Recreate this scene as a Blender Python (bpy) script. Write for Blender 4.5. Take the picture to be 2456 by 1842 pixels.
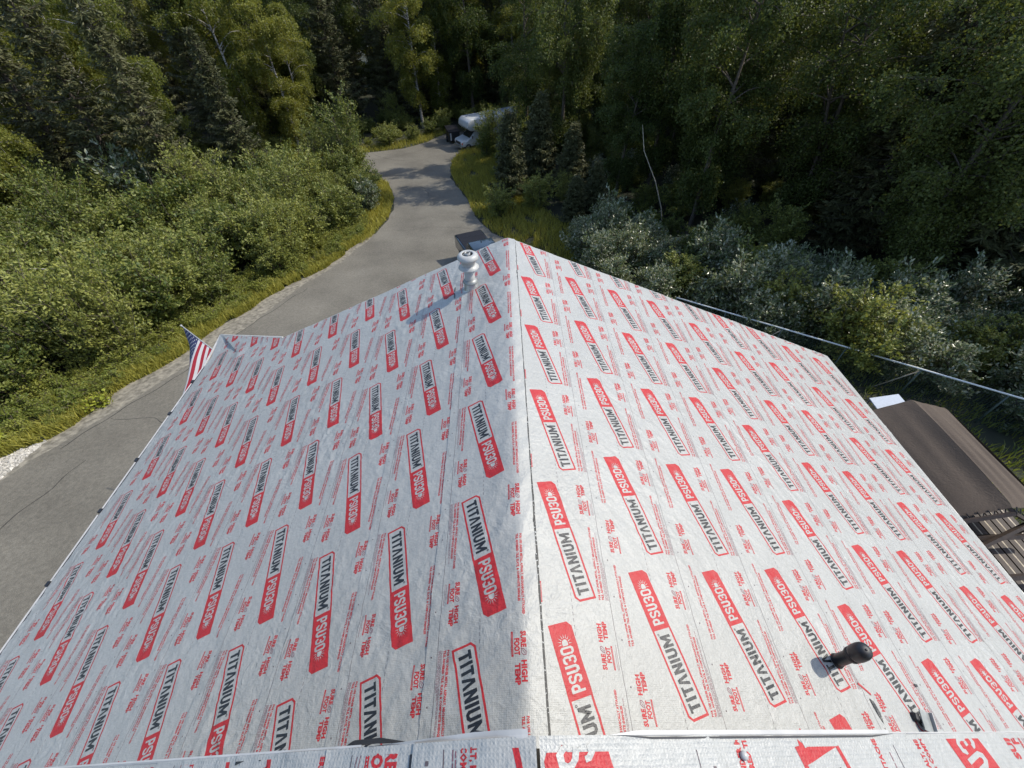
import bpy, bmesh, math, random
import numpy as np
from mathutils import Matrix, Vector
R = math.radians
for o in list(bpy.data.objects): bpy.data.objects.remove(o)
scene = bpy.context.scene
col = scene.collection

# ------------------------------------------------------------------ camera
ZC = 12.0
PITCH, YAW, ROLL = R(46.176), R(0.289), R(-1.781)
ex = Vector((math.cos(YAW), -math.sin(YAW), 0)); ey = Vector((math.sin(YAW), math.cos(YAW), 0)); ez = Vector((0, 0, 1))
ev = ey*math.sin(PITCH)+ez*math.cos(PITCH); fw = ey*math.cos(PITCH)-ez*math.sin(PITCH)
rt = ex*math.cos(ROLL)+ev*math.sin(ROLL); upv = -ex*math.sin(ROLL)+ev*math.cos(ROLL)
cam = bpy.data.cameras.new('camera'); cam.sensor_width = 36; cam.lens = 14.446
cam.clip_start = 0.05; cam.clip_end = 3000
camo = bpy.data.objects.new('camera', cam); col.objects.link(camo)
m = Matrix.Identity(4)
for i, a in enumerate((rt, upv, -fw)):
    for j in range(3): m[j][i] = a[j]
m.translation = Vector((0, 0, ZC)); camo.matrix_world = m
scene.camera = camo
# ------------------------------------------------------------------ light
SUN_AZ, SUN_EL = R(76), R(46.5)
world = bpy.data.worlds.new('World'); scene.world = world; world.use_nodes = True
wn = world.node_tree.nodes; wl = world.node_tree.links
sky = wn.new('ShaderNodeTexSky'); sky.sky_type = 'NISHITA'; sky.sun_disc = False
sky.sun_elevation = SUN_EL; sky.sun_rotation = SUN_AZ
bg = wn['Background']; bg.inputs['Strength'].default_value = 0.135
wl.new(sky.outputs[0], bg.inputs['Color'])
sun = bpy.data.lights.new('sun', 'SUN'); sun.energy = 2.35; sun.angle = R(0.5); sun.color = (1.0, 0.94, 0.82)
suno = bpy.data.objects.new('sun', sun); col.objects.link(suno)
sd = Vector((math.cos(SUN_EL)*math.sin(SUN_AZ), math.cos(SUN_EL)*math.cos(SUN_AZ), math.sin(SUN_EL)))
suno.rotation_euler = sd.to_track_quat('Z', 'Y').to_euler(); suno.location = (30, 10, 40)
vs = scene.view_settings; vs.view_transform = 'Standard'; vs.look = 'None'; vs.gamma = 1; vs.exposure = 1.0
vs.use_curve_mapping = False
scene.render.engine = 'CYCLES'

rng = np.random.default_rng(7); random.seed(7)

# ------------------------------------------------------------------ noise
_perm = np.random.default_rng(11).integers(0, 1 << 30, 4096)
def pnoise(x, y, seed=0):
    x = np.asarray(x, float); y = np.asarray(y, float)
    xi = np.floor(x).astype(np.int64); yi = np.floor(y).astype(np.int64); xf = x-xi; yf = y-yi
    def gr(i, j):
        h = _perm[(i*73 + j*179 + seed*523) & 4095] ^ _perm[(j*31 + i*7 + seed*97) & 4095]
        a = (h % 6283)/1000.0
        return np.cos(a), np.sin(a)
    u = xf*xf*xf*(xf*(xf*6-15)+10); v = yf*yf*yf*(yf*(yf*6-15)+10)
    def d(i, j, fx, fy):
        c, s = gr(i, j); return c*fx+s*fy
    a = d(xi, yi, xf, yf); b = d(xi+1, yi, xf-1, yf); c = d(xi, yi+1, xf, yf-1); e = d(xi+1, yi+1, xf-1, yf-1)
    return (a+(b-a)*u)*(1-v)+(c+(e-c)*u)*v

# ------------------------------------------------------------------ materials
MATS = {}
def nodes_of(name):
    mt = bpy.data.materials.new(name); mt.use_nodes = True; MATS[name] = mt
    nt = mt.node_tree; b = nt.nodes['Principled BSDF']
    return mt, nt, b
def noise(nt, scale, detail=4, coord='Object', rough=0.55):
    tc = nt.nodes.new('ShaderNodeTexCoord'); n = nt.nodes.new('ShaderNodeTexNoise')
    n.inputs['Scale'].default_value = scale; n.inputs['Detail'].default_value = detail; n.inputs['Roughness'].default_value = rough
    nt.links.new(tc.outputs[coord], n.inputs['Vector']); return n
def ramp(nt, fac, stops):
    r = nt.nodes.new('ShaderNodeValToRGB'); e = r.color_ramp.elements
    e[0].position, e[0].color = stops[0][0], (*stops[0][1], 1); e[1].position, e[1].color = stops[-1][0], (*stops[-1][1], 1)
    for p, c in stops[1:-1]:
        k = e.new(p); k.color = (*c, 1)
    nt.links.new(fac, r.inputs[0]); return r
def bump(nt, b, h, strength, dist):
    k = nt.nodes.new('ShaderNodeBump'); k.inputs['Strength'].default_value = strength; k.inputs['Distance'].default_value = dist
    nt.links.new(h, k.inputs['Height']); nt.links.new(k.outputs[0], b.inputs['Normal']); return k
def simple(name, c, rough=0.6, metal=0.0, spec=0.5, var=0.18, scale=12, bmp=0.0, coat=0.0):
    mt, nt, b = nodes_of(name)
    n = noise(nt, scale)
    lo = tuple(v*(1-var) for v in c); hi = tuple(min(1, v*(1+var)) for v in c)
    r = ramp(nt, n.outputs['Fac'], [(0.3, lo), (0.7, hi)])
    nt.links.new(r.outputs[0], b.inputs['Base Color'])
    b.inputs['Roughness'].default_value = rough; b.inputs['Metallic'].default_value = metal
    b.inputs['Specular IOR Level'].default_value = spec; b.inputs['Coat Weight'].default_value = coat
    if bmp: bump(nt, b, noise(nt, scale*6).outputs['Fac'], bmp, 0.01)
    return mt
def fabric_mat(name, c, spec=0.4, rough=0.5, worn=False):
    mt, nt, b = nodes_of(name)
    n1 = noise(nt, 2.2, 5); n2 = noise(nt, 60, 4)
    mx = nt.nodes.new('ShaderNodeMath'); mx.operation = 'MULTIPLY_ADD'; mx.inputs[1].default_value = 0.55; mx.inputs[2].default_value = 0.22
    nt.links.new(n2.outputs['Fac'], mx.inputs[0])
    ad = nt.nodes.new('ShaderNodeMath'); ad.operation = 'MULTIPLY_ADD'; ad.inputs[1].default_value = 0.45
    nt.links.new(n1.outputs['Fac'], ad.inputs[0]); nt.links.new(mx.outputs[0], ad.inputs[2])
    r = ramp(nt, ad.outputs[0], [(0.45, tuple(v*0.84 for v in c)), (0.85, tuple(min(1, v*1.1) for v in c))])
    nt.links.new(r.outputs[0], b.inputs['Base Color'])
    b.inputs['Roughness'].default_value = rough; b.inputs['Specular IOR Level'].default_value = spec
    # woven scrim: fine grid relief + crinkles
    tc = nt.nodes.new('ShaderNodeTexCoord')
    def wave(d):
        w = nt.nodes.new('ShaderNodeTexWave'); w.wave_type = 'BANDS'; w.bands_direction = d
        w.inputs['Scale'].default_value = 28; w.inputs['Distortion'].default_value = 1.5; w.inputs['Detail'].default_value = 2; w.inputs['Detail Scale'].default_value = 0.6
        nt.links.new(tc.outputs['Object'], w.inputs['Vector']); return w
    a, c2 = wave('X'), wave('Y')
    s = nt.nodes.new('ShaderNodeMath'); s.operation = 'MAXIMUM'
    nt.links.new(a.outputs['Fac'], s.inputs[0]); nt.links.new(c2.outputs['Fac'], s.inputs[1])
    n3 = noise(nt, 22, 5, rough=0.62)
    t = nt.nodes.new('ShaderNodeMath'); t.operation = 'MULTIPLY_ADD'; t.inputs[1].default_value = 0.09
    nt.links.new(s.outputs[0], t.inputs[0]); nt.links.new(n3.outputs['Fac'], t.inputs[2])
    n4 = noise(nt, 6.5, 3, rough=0.5); n4.inputs['Distortion'].default_value = 0.6
    sb_ = nt.nodes.new('ShaderNodeMath'); sb_.operation = 'SUBTRACT'; sb_.inputs[1].default_value = 0.5; nt.links.new(n4.outputs['Fac'], sb_.inputs[0])
    ab_ = nt.nodes.new('ShaderNodeMath'); ab_.operation = 'ABSOLUTE'; nt.links.new(sb_.outputs[0], ab_.inputs[0])
    mr_ = nt.nodes.new('ShaderNodeMapRange'); mr_.inputs['From Min'].default_value = 0.0; mr_.inputs['From Max'].default_value = 0.14; mr_.inputs['To Min'].default_value = 0.42; mr_.inputs['To Max'].default_value = 0.0
    nt.links.new(ab_.outputs[0], mr_.inputs['Value'])
    n5 = noise(nt, 1.1, 2); m5 = nt.nodes.new('ShaderNodeMapRange'); m5.inputs['From Min'].default_value = 0.42; m5.inputs['From Max'].default_value = 0.62; nt.links.new(n5.outputs['Fac'], m5.inputs['Value'])
    mm_ = nt.nodes.new('ShaderNodeMath'); mm_.operation = 'MULTIPLY'; nt.links.new(mr_.outputs[0], mm_.inputs[0]); nt.links.new(m5.outputs[0], mm_.inputs[1])
    sm_ = nt.nodes.new('ShaderNodeMath'); sm_.operation = 'ADD'; nt.links.new(t.outputs[0], sm_.inputs[0]); nt.links.new(mm_.outputs[0], sm_.inputs[1])
    bump(nt, b, sm_.outputs[0], 0.65, 0.012)
    return mt
M_FAB = fabric_mat('underlayment', (0.312, 0.314, 0.298), 0.5, 0.42)
M_RED = fabric_mat('red_print', (0.36, 0.019, 0.023), 0.35)
M_BLK = fabric_mat('black_print', (0.010, 0.011, 0.014), 0.5, 0.42)
M_FINE = fabric_mat('fine_print', (0.19, 0.08, 0.095), 0.35)
M_GREYP = fabric_mat('grey_print', (0.09, 0.07, 0.075), 0.35)
M_EDGE_SHADE = simple('membrane_edge_and_shadow', (0.03, 0.03, 0.033), 0.7)  # black membrane underside; also colours the painted shadow strips at rake and eave
mt, nt, b = nodes_of('ragged_sealant')
n = noise(nt, 55, 3); r = ramp(nt, n.outputs['Fac'], [(0.61, (0.012, 0.013, 0.013)), (0.64, (0.34, 0.35, 0.345))]); nt.links.new(r.outputs[0], b.inputs['Base Color']); b.inputs['Roughness'].default_value = 0.6
M_SEAL = mt
M_WHITE = simple('white_metal', (0.36, 0.36, 0.345), 0.4, 0, 0.5, 0.08, 6)
M_DRIP = simple('drip_edge_metal', (0.42, 0.41, 0.39), 0.35, 0, 0.5, 0.12, 9)
M_BLACK = simple('black_plastic', (0.012, 0.013, 0.016), 0.45)
M_BLACKR = simple('black_rubber', (0.018, 0.018, 0.02), 0.6)
M_GALV = simple('galvanised_steel', (0.42, 0.44, 0.45), 0.38, 0.7, 0.5, 0.2, 14)
M_GREYM = simple('grey_metal', (0.24, 0.25, 0.24), 0.45, 0.3)
M_SIDING = simple('siding_paint', (0.36, 0.34, 0.30), 0.6, bmp=0.1)
M_PLY = simple('plywood', (0.38, 0.27, 0.16), 0.7, var=0.3, scale=5)
M_BARKB = None

def leaf_mat(name, c1, c2, trans=0.35, gloss=0.25, back=None, rough=0.48):
    mt = bpy.data.materials.new(name); mt.use_nodes = True; MATS[name] = mt
    nt = mt.node_tree; N = nt.nodes; L = nt.links; N.clear()
    out = N.new('ShaderNodeOutputMaterial'); g = N.new('ShaderNodeNewGeometry'); oi = N.new('ShaderNodeObjectInfo')
    ad = N.new('ShaderNodeMath'); ad.operation = 'MULTIPLY_ADD'; ad.inputs[1].default_value = 0.45
    L.new(oi.outputs['Random'], ad.inputs[0]); 
    m2 = N.new('ShaderNodeMath'); m2.operation = 'MULTIPLY'; m2.inputs[1].default_value = 0.6
    L.new(g.outputs['Random Per Island'], m2.inputs[0]); L.new(m2.outputs[0], ad.inputs[2])
    r = N.new('ShaderNodeValToRGB'); r.color_ramp.elements[0].color = (*c1, 1); r.color_ramp.elements[1].color = (*c2, 1)
    r.color_ramp.elements[0].position = 0.1; r.color_ramp.elements[1].position = 0.95
    L.new(ad.outputs[0], r.inputs[0])
    colr = r.outputs[0]
    if back:
        mb = N.new('ShaderNodeMixRGB'); mb.inputs[2].default_value = (*back, 1)
        L.new(g.outputs['Backfacing'], mb.inputs[0]); L.new(r.outputs[0], mb.inputs[1]); colr = mb.outputs[0]
    d = N.new('ShaderNodeBsdfPrincipled'); d.inputs['Roughness'].default_value = rough; d.inputs['Specular IOR Level'].default_value = gloss
    t = N.new('ShaderNodeBsdfTranslucent')
    hs = N.new('ShaderNodeHueSaturation'); hs.inputs['Hue'].default_value = 0.485; hs.inputs['Saturation'].default_value = 1.1; hs.inputs['Value'].default_value = 1.25
    L.new(colr, hs.inputs['Color']); L.new(colr, d.inputs['Base Color']); L.new(hs.outputs[0], t.inputs['Color'])
    mx = N.new('ShaderNodeMixShader'); mx.inputs[0].default_value = trans
    L.new(d.outputs[0], mx.inputs[1]); L.new(t.outputs[0], mx.inputs[2]); L.new(mx.outputs[0], out.inputs['Surface'])
    return mt
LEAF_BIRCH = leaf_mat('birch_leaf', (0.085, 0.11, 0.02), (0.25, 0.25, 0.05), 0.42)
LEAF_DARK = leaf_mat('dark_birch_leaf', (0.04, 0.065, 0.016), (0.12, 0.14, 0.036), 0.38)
LEAF_ALDER = leaf_mat('alder_leaf', (0.06, 0.095, 0.02), (0.29, 0.3, 0.07), 0.32, 0.4)
LEAF_WILLOW = leaf_mat('willow_leaf', (.045,.075,.022), (.14,.165,.055), .25, 0.7, (0.38, 0.40, 0.29), 0.33)
LEAF_SPRUCE = leaf_mat('spruce_needle', (.048,.054,.022), (.118,.118,.052), .1, 0.2)
LEAF_GRASS = leaf_mat('grass_blade', (0.14, 0.16, 0.03), (0.44, 0.4, 0.085), 0.35, 0.2)
LEAF_HERB = leaf_mat('herb_leaf', (0.11, 0.15, 0.03), (0.3, 0.31, 0.065), 0.38, 0.3)
LEAF_LIME = leaf_mat('pale_leaf', (0.22, 0.26, 0.03), (0.36, 0.38, 0.06), 0.35, 0.3)

mt, nt, b = nodes_of('birch_bark')
n = noise(nt, 3.5, 6); mp = nt.nodes.new('ShaderNodeMapping'); mp.inputs['Scale'].default_value = (1, 1, 4)
tc = nt.nodes.new('ShaderNodeTexCoord'); nt.links.new(tc.outputs['Object'], mp.inputs['Vector']); nt.links.new(mp.outputs[0], n.inputs['Vector'])
r = ramp(nt, n.outputs['Fac'], [(0.40, (0.05, 0.045, 0.04)), (0.5, (0.33, 0.30, 0.26)), (0.7, (0.5, 0.47, 0.42))]); nt.links.new(r.outputs[0], b.inputs['Base Color']); b.inputs['Roughness'].default_value = 0.8
M_BARKW = mt
M_BARK = simple('grey_bark', (0.085, 0.068, 0.052), 0.9, var=0.45, scale=8, bmp=0.3)

mt, nt, b = nodes_of('asphalt')
n1 = noise(nt, 0.35, 6); n2 = noise(nt, 9, 5, rough=0.7); v = nt.nodes.new('ShaderNodeTexVoronoi'); v.inputs['Scale'].default_value = 55
tc = nt.nodes.new('ShaderNodeTexCoord'); nt.links.new(tc.outputs['Object'], v.inputs['Vector'])
r1 = ramp(nt, n1.outputs['Fac'], [(0.3, (0.132, 0.120, 0.096)), (0.7, (0.205, 0.188, 0.152))])
r2 = ramp(nt, n2.outputs['Fac'], [(0.3, (0.72, 0.72, 0.72)), (0.72, (1.2, 1.2, 1.2))])
r3 = ramp(nt, v.outputs['Distance'], [(0.0, (1.35, 1.33, 1.28)), (0.5, (0.8, 0.8, 0.8))])
q1 = nt.nodes.new('ShaderNodeMixRGB'); q1.blend_type = 'MULTIPLY'; q1.inputs[0].default_value = 1
q2 = nt.nodes.new('ShaderNodeMixRGB'); q2.blend_type = 'MULTIPLY'; q2.inputs[0].default_value = 1
nt.links.new(r1.outputs[0], q1.inputs[1]); nt.links.new(r2.outputs[0], q1.inputs[2]); nt.links.new(q1.outputs[0], q2.inputs[1]); nt.links.new(r3.outputs[0], q2.inputs[2])
nt.links.new(q2.outputs[0], b.inputs['Base Color']); b.inputs['Roughness'].default_value = 0.85
bump(nt, b, v.outputs['Distance'], 0.4, 0.02)
M_ASPH = mt
M_CRACK = simple('crack_tar', (0.03, 0.028, 0.025), 0.9)
M_GRAVEL = simple('gravel_bed', (0.19, 0.172, 0.135), 0.95, var=0.5, scale=5, bmp=0.8)
M_STONE = leaf_mat('gravel_stone', (0.16, 0.15, 0.13), (0.55, 0.52, 0.46), 0.0, 0.2)
M_SOIL = simple('forest_floor', (0.022, 0.025, 0.011), 0.95, var=0.5, scale=1.2, bmp=0.5)

# ------------------------------------------------------------------ object helpers
def tag(o, label, cat, group=None):
    o['label'] = label; o['category'] = cat
    if group: o['group'] = group
    return o
def empty(name, loc, label=None, cat=None, group=None, rz=0):
    o = bpy.data.objects.new(name, None); col.objects.link(o); o.location = loc; o.rotation_euler = (0, 0, rz)
    o.empty_display_size = 0.2
    if label: tag(o, label, cat, group)
    return o
def link(name, me, parent=None, loc=None):
    o = bpy.data.objects.new(name, me); col.objects.link(o)
    if parent: o.parent = parent
    if loc is not None: o.location = loc
    return o
def mesh_np(name, V, F, mats, mi=None, smooth=True, normals=None):
    """F: (n,3) or (n,4) int array or list of such arrays"""
    me = bpy.data.meshes.new(name)
    Fs = F if isinstance(F, list) else [F]
    V = np.asarray(V, np.float32)
    me.vertices.add(len(V)); me.vertices.foreach_set('co', V.ravel())
    idx = np.concatenate([f.ravel() for f in Fs]).astype(np.int32)
    tot = np.concatenate([np.full(len(f), f.shape[1]) for f in Fs]).astype(np.int32)
    st = np.concatenate([[0], np.cumsum(tot)[:-1]]).astype(np.int32)
    me.loops.add(len(idx)); me.loops.foreach_set('vertex_index', idx)
    me.polygons.add(len(tot)); me.polygons.foreach_set('loop_start', st)
    try: me.polygons.foreach_set('loop_total', tot)
    except Exception: pass
    for mm in (mats if isinstance(mats, (list, tuple)) else [mats]): me.materials.append(mm)
    if mi is not None: me.polygons.foreach_set('material_index', np.asarray(mi, np.int32))
    me.update(calc_edges=True); me.validate()
    me.polygons.foreach_set('use_smooth', np.full(len(me.polygons), bool(smooth)))
    if normals is not None and len(me.vertices) == len(normals): me.normals_split_custom_set_from_vertices([tuple(v) for v in normals])
    return me
def bm_mesh(name, bm, mats, smooth=False):
    bmesh.ops.recalc_face_normals(bm, faces=bm.faces)
    me = bpy.data.meshes.new(name); bm.to_mesh(me); bm.free()
    for mm in (mats if isinstance(mats, (list, tuple)) else [mats]): me.materials.append(mm)
    if smooth: me.polygons.foreach_set('use_smooth', np.full(len(me.polygons), True))
    return me
def part(name, bm, mat, parent, smooth=False): return link(name, bm_mesh(name, bm, mat, smooth), parent)
def box(bm, c, s, rot=None, bev=0.0, taper=None):
    r = bmesh.ops.create_cube(bm, size=1.0); vs_ = r['verts']
    for v in vs_:
        v.co = Vector((v.co.x*s[0], v.co.y*s[1], v.co.z*s[2]))
        if taper and v.co.z > 0: v.co.x *= taper[0]; v.co.y *= taper[1]
    if bev:
        ed = list({e for v in vs_ for e in v.link_edges})
        rb = bmesh.ops.bevel(bm, geom=ed, offset=bev, segments=2, affect='EDGES', profile=0.5); vs_ = list({v for f in rb['faces'] for v in f.verts} | {v for v in vs_ if v.is_valid})
    mt_ = Matrix.Translation(Vector(c)) @ (rot if rot else Matrix.Identity(4))
    for v in vs_: v.co = mt_ @ v.co
    return vs_
def tube(bm, pts, rad, n=8, cap=True):
    pts = [Vector(p) for p in pts]; rings = []
    if not isinstance(rad, (list, tuple)): rad = [rad]*len(pts)
    ref = None
    for i, p in enumerate(pts):
        d = (pts[min(i+1, len(pts)-1)]-pts[max(i-1, 0)]).normalized()
        if ref is None: ref = Vector((0, 0, 1)) if abs(d.z) < 0.9 else Vector((1, 0, 0))
        a = d.cross(ref).normalized(); b_ = d.cross(a).normalized(); ref = -a.cross(d) if False else ref
        rings.append([bm.verts.new(p+(a*math.cos(t)+b_*math.sin(t))*rad[i]) for t in [2*math.pi*k/n for k in range(n)]])
    for r0, r1 in zip(rings[:-1], rings[1:]):
        for k in range(n): bm.faces.new((r0[k], r0[(k+1) % n], r1[(k+1) % n], r1[k]))
    if cap:
        bm.faces.new(rings[0]); bm.faces.new(rings[-1][::-1])
def lathe(bm, prof, n=28, c=(0, 0, 0), axis=None):
    rings = []
    for r_, z in prof:
        rings.append([bm.verts.new((c[0]+r_*math.cos(2*math.pi*k/n), c[1]+r_*math.sin(2*math.pi*k/n), c[2]+z)) for k in range(n)])
    for a, b_ in zip(rings[:-1], rings[1:]):
        for k in range(n): bm.faces.new((a[k], a[(k+1) % n], b_[(k+1) % n], b_[k]))
    return rings
def prism(bm, prof, y0, y1, inset=None, bev=0.0):
    """prof: list of (x,z); extruded in y; inset(z)-> factor on y"""
    def yy(y, z): return y*(inset(z) if inset else 1.0)
    a = [bm.verts.new((x, yy(y0, z), z)) for x, z in prof]; b_ = [bm.verts.new((x, yy(y1, z), z)) for x, z in prof]
    fs = [bm.faces.new(a), bm.faces.new(b_[::-1])]
    n = len(prof)
    for i in range(n): fs.append(bm.faces.new((a[i], b_[i], b_[(i+1) % n], a[(i+1) % n])))
    if bev:
        ed = list({e for f in fs for e in f.edges})
        bmesh.ops.bevel(bm, geom=ed, offset=bev, segments=2, affect='EDGES', profile=0.5)

# ------------------------------------------------------------------ ground
def gz(x, y):
    x = np.asarray(x, float); y = np.asarray(y, float)
    z = np.where(y <= 27, 1.01-0.13*np.maximum(y, -30), -2.5-0.05*(np.minimum(y, 75)-27))
    return z
def G(x, y): return float(gz(x, y))
ROAD_L = [(-17.4, -30), (-17.6, 0), (-17.39, 7.69), (-16.06, 10.95), (-15.89, 11.59), (-14.88, 14.45), (-14.06, 16.68), (-13.56, 18.86), (-12.71, 22.27), (-11.32, 25.97), (-11.1, 27.45), (-10.16, 30.26), (-9.59, 34.15), (-10.02, 38.59), (-11.35, 42.52), (-12.86, 44.59), (-14.58, 46.4), (-19.6, 47.2), (-28.82, 44.6), (-45, 38)]
ROAD_FAR = [(-46, 43.5), (-30.64, 50.21), (-20.72, 52.66), (-16.15, 54.05), (-13.73, 54.85), (-12.0, 55.57), (-9.6, 58.2), (-7.6, 61.8), (-2, 64.5), (5, 66)]
ROAD_R = [(7, 60), (0, 56.5), (-3.6, 54.2), (-5.0, 52.82), (-5.6, 49.19), (-5.4, 45.32), (-4.58, 41.36), (-3.35, 37.97), (-2.94, 35.61), (-2.2, 32.91), (-1.0, 30.2), (1.2, 27.4), (3.2, 24), (3.4, 16), (-4, 8.2), (-5.6, 5), (-5.6, -30)]
POLY = ROAD_L+ROAD_FAR+ROAD_R
def in_poly(x, y, poly):
    c = False; n = len(poly); j = n-1
    for i in range(n):
        xi, yi = poly[i]; xj, yj = poly[j]
        if (yi > y) != (yj > y) and x < (xj-xi)*(y-yi)/(yj-yi)+xi: c = not c
        j = i
    return c
def road_dist(x, y):
    p = np.array(POLY); q_ = np.roll(p, -1, 0); d = q_-p
    t = np.clip(((x-p[:, 0])*d[:, 0]+(y-p[:, 1])*d[:, 1])/np.maximum((d**2).sum(1), 1e-9), 0, 1)
    dd = np.hypot(x-p[:, 0]-t*d[:, 0], y-p[:, 1]-t*d[:, 1]).min()
    return -dd if in_poly(x, y, POLY) else dd
xs = np.concatenate([[-900, -400, -200], np.arange(-110, 111, 2.0), [200, 400, 900]])
ys = np.unique(np.concatenate([[-500, -200, -90], np.arange(-50, 27, 2.0), [27.0], np.arange(29, 150, 2.0), [75.0], [250, 500, 1500]]))
X, Y = np.meshgrid(xs, ys); Z = gz(X, Y)
bumpz = 0.35*pnoise(X/7, Y/7, 3)+0.12*pnoise(X/2.3, Y/2.3, 4)
rd = np.array([[road_dist(a, b_) if abs(a) < 60 and -50 < b_ < 90 else 20 for a, b_ in zip(ra, rb)] for ra, rb in zip(X, Y)])
nearhouse = (np.abs(X) < 12) & (Y < 12) & (Y > -25)
Z = Z+np.where(nearhouse, 0, np.clip((rd-3)/4, 0, 1)*bumpz) - 0.02
nx, ny = len(xs), len(ys)
ii = np.arange(nx*ny).reshape(ny, nx)
F = np.stack([ii[:-1, :-1], ii[:-1, 1:], ii[1:, 1:], ii[1:, :-1]], -1).reshape(-1, 4)
ground = link('ground', mesh_np('ground', np.stack([X, Y, Z], -1).reshape(-1, 3), F, M_SOIL)); ground['kind'] = 'structure'
def flat_poly(name, poly, dz, mat, kind='structure', parent=None):
    bm = bmesh.new(); f = bm.faces.new([bm.verts.new((x, y, 0)) for x, y in poly])
    bmesh.ops.triangulate(bm, faces=[f])
    for yy in (-30.0, 27.0, 75.0):
        bmesh.ops.bisect_plane(bm, geom=bm.verts[:]+bm.edges[:]+bm.faces[:], plane_co=(0, yy, 0), plane_no=(0, 1, 0), dist=1e-5)
    for v in bm.verts: v.co.z = G(v.co.x, v.co.y)+dz
    me = bm_mesh(name, bm, mat); o = link(name, me, parent)
    for p_ in me.polygons:
        if p_.normal.z < 0: me.flip_normals(); break
    if kind: o['kind'] = kind
    return o
def smooth_line(pts, step=0.7, jit=0.0, seed=0):
    out = []
    P = np.array(pts, float)
    for i in range(len(P)-1):
        p0, p1, p2, p3 = P[max(i-1, 0)], P[i], P[i+1], P[min(i+2, len(P)-1)]
        n_ = max(1, int(np.linalg.norm(p2-p1)/step))
        for t in np.arange(n_)/n_:
            out.append(0.5*((2*p1)+(-p0+p2)*t+(2*p0-5*p1+4*p2-p3)*t*t+(-p0+3*p1-3*p2+p3)*t**3))
    out.append(P[-1]); out = np.array(out)
    if jit:
        out[:, 0] += jit*pnoise(out[:, 1]*0.9, out[:, 0]*0.9, seed+20); out[:, 1] += jit*pnoise(out[:, 1]*0.9+50, out[:, 0]*0.9, seed+21)
    return out
RL = smooth_line(ROAD_L, 0.6, 0.22, 1); RF = smooth_line(ROAD_FAR, 0.8, 0.3, 2); RR = smooth_line(ROAD_R, 0.6, 0.35, 3)
road = flat_poly('road', [tuple(p) for p in np.concatenate([RL, RF, RR])], 0.012, M_ASPH)
# gravel shoulder on the left of the road
GR = smooth_line([(-19.6, -20), (-19.4, 3), (-18.4, 8.75), (-17.56, 9.68), (-17.2, 10.9), (-16.96, 12.45), (-16.35, 14.05), (-15.75, 15.39), (-15.56, 17.2), (-14.9, 18.95), (-13.95, 21.73), (-12.3, 24.99), (-11.3, 28.6), (-10.3, 31)], 0.5, 0.45, 5)
inner = [p for p in smooth_line(ROAD_L[:12], 0.6)]
flat_poly('gravel_shoulder', [tuple(p) for p in GR]+[(p[0]+0.3, p[1]) for p in inner[::-1]], 0.005, M_GRAVEL)
# cracks of the asphalt
def crack(pts, w, seed):
    L_ = smooth_line(pts, 0.25, 0.25, seed); d = np.gradient(L_, axis=0); d /= np.linalg.norm(d, axis=1)[:, None]
    nrm = np.stack([-d[:, 1], d[:, 0]], 1); ww = w*0.6*(0.4+0.9*np.abs(pnoise(np.arange(len(L_))*0.7, L_[:, 0], 9)))[:, None]
    a = L_-nrm*ww; b_ = L_+nrm*ww
    V = np.concatenate([np.c_[a, gz(a[:, 0], a[:, 1])+0.017], np.c_[b_, gz(b_[:, 0], b_[:, 1])+0.017]])
    n_ = len(L_); i = np.arange(n_-1)
    o = link('asphalt_crack', mesh_np('asphalt_crack', V, np.stack([i, i+n_, i+n_+1, i+1], 1), M_CRACK), road)
for k, (pts, w) in enumerate([([(-16.6, 9.2), (-14.9, 13.6), (-13.6, 18), (-12.3, 22)], 0.05), ([(-15.9, 10.8), (-14.2, 10.6), (-12.6, 10.1), (-10, 9.7)], 0.03), ([(-15, 53), (-12, 50.6), (-9, 50.2), (-7, 47.8)], 0.05), ([(-8.6, 42), (-7.4, 40.5), (-6.9, 38.6)], 0.04), ([(-18.2, 50.4), (-13, 51.6), (-9.6, 54.5)], 0.04), ([(-15.6, 1), (-15.8, 5), (-15.2, 8.6)], 0.04), ([(-8.4, 31), (-5.4, 31.6), (-2.6, 31)], 0.03)]):
    crack(pts, w, 40+k)

# ------------------------------------------------------------------ roof print (flat lettering laid out in roll coordinates u along, v up the slope)
PER = 0.355409*3.3            # repeat of the print
CU, CV = PER/40, 0.8150/28    # lattice of the membrane mesh
ALPHA = R(14.6); LL, LW = 1.032, 0.192
def stroke(pts, w, closed=False):
    P = [np.array(p, float) for p in pts]; n_ = len(P); a, b_ = [], []
    for i in range(n_):
        p0 = P[(i-1) % n_] if (closed or i > 0) else None; p2 = P[(i+1) % n_] if (closed or i < n_-1) else None
        def nn(d): d = d/np.linalg.norm(d); return np.array([-d[1], d[0]])
        if p0 is None: o = nn(p2-P[i])*w/2
        elif p2 is None: o = nn(P[i]-p0)*w/2
        else:
            n1, n2 = nn(P[i]-p0), nn(p2-P[i]); mm = (n1+n2)/np.linalg.norm(n1+n2); o = mm*(w/2)/max(0.35, mm@n1)
        a.append(P[i]-o); b_.append(P[i]+o)
    return [[a[i], a[(i+1) % n_], b_[(i+1) % n_], b_[i]] for i in range(n_ if closed else n_-1)]
def rect(x0, y0, x1, y1): return [(x0, y0), (x1, y0), (x1, y1), (x0, y1)]
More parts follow.
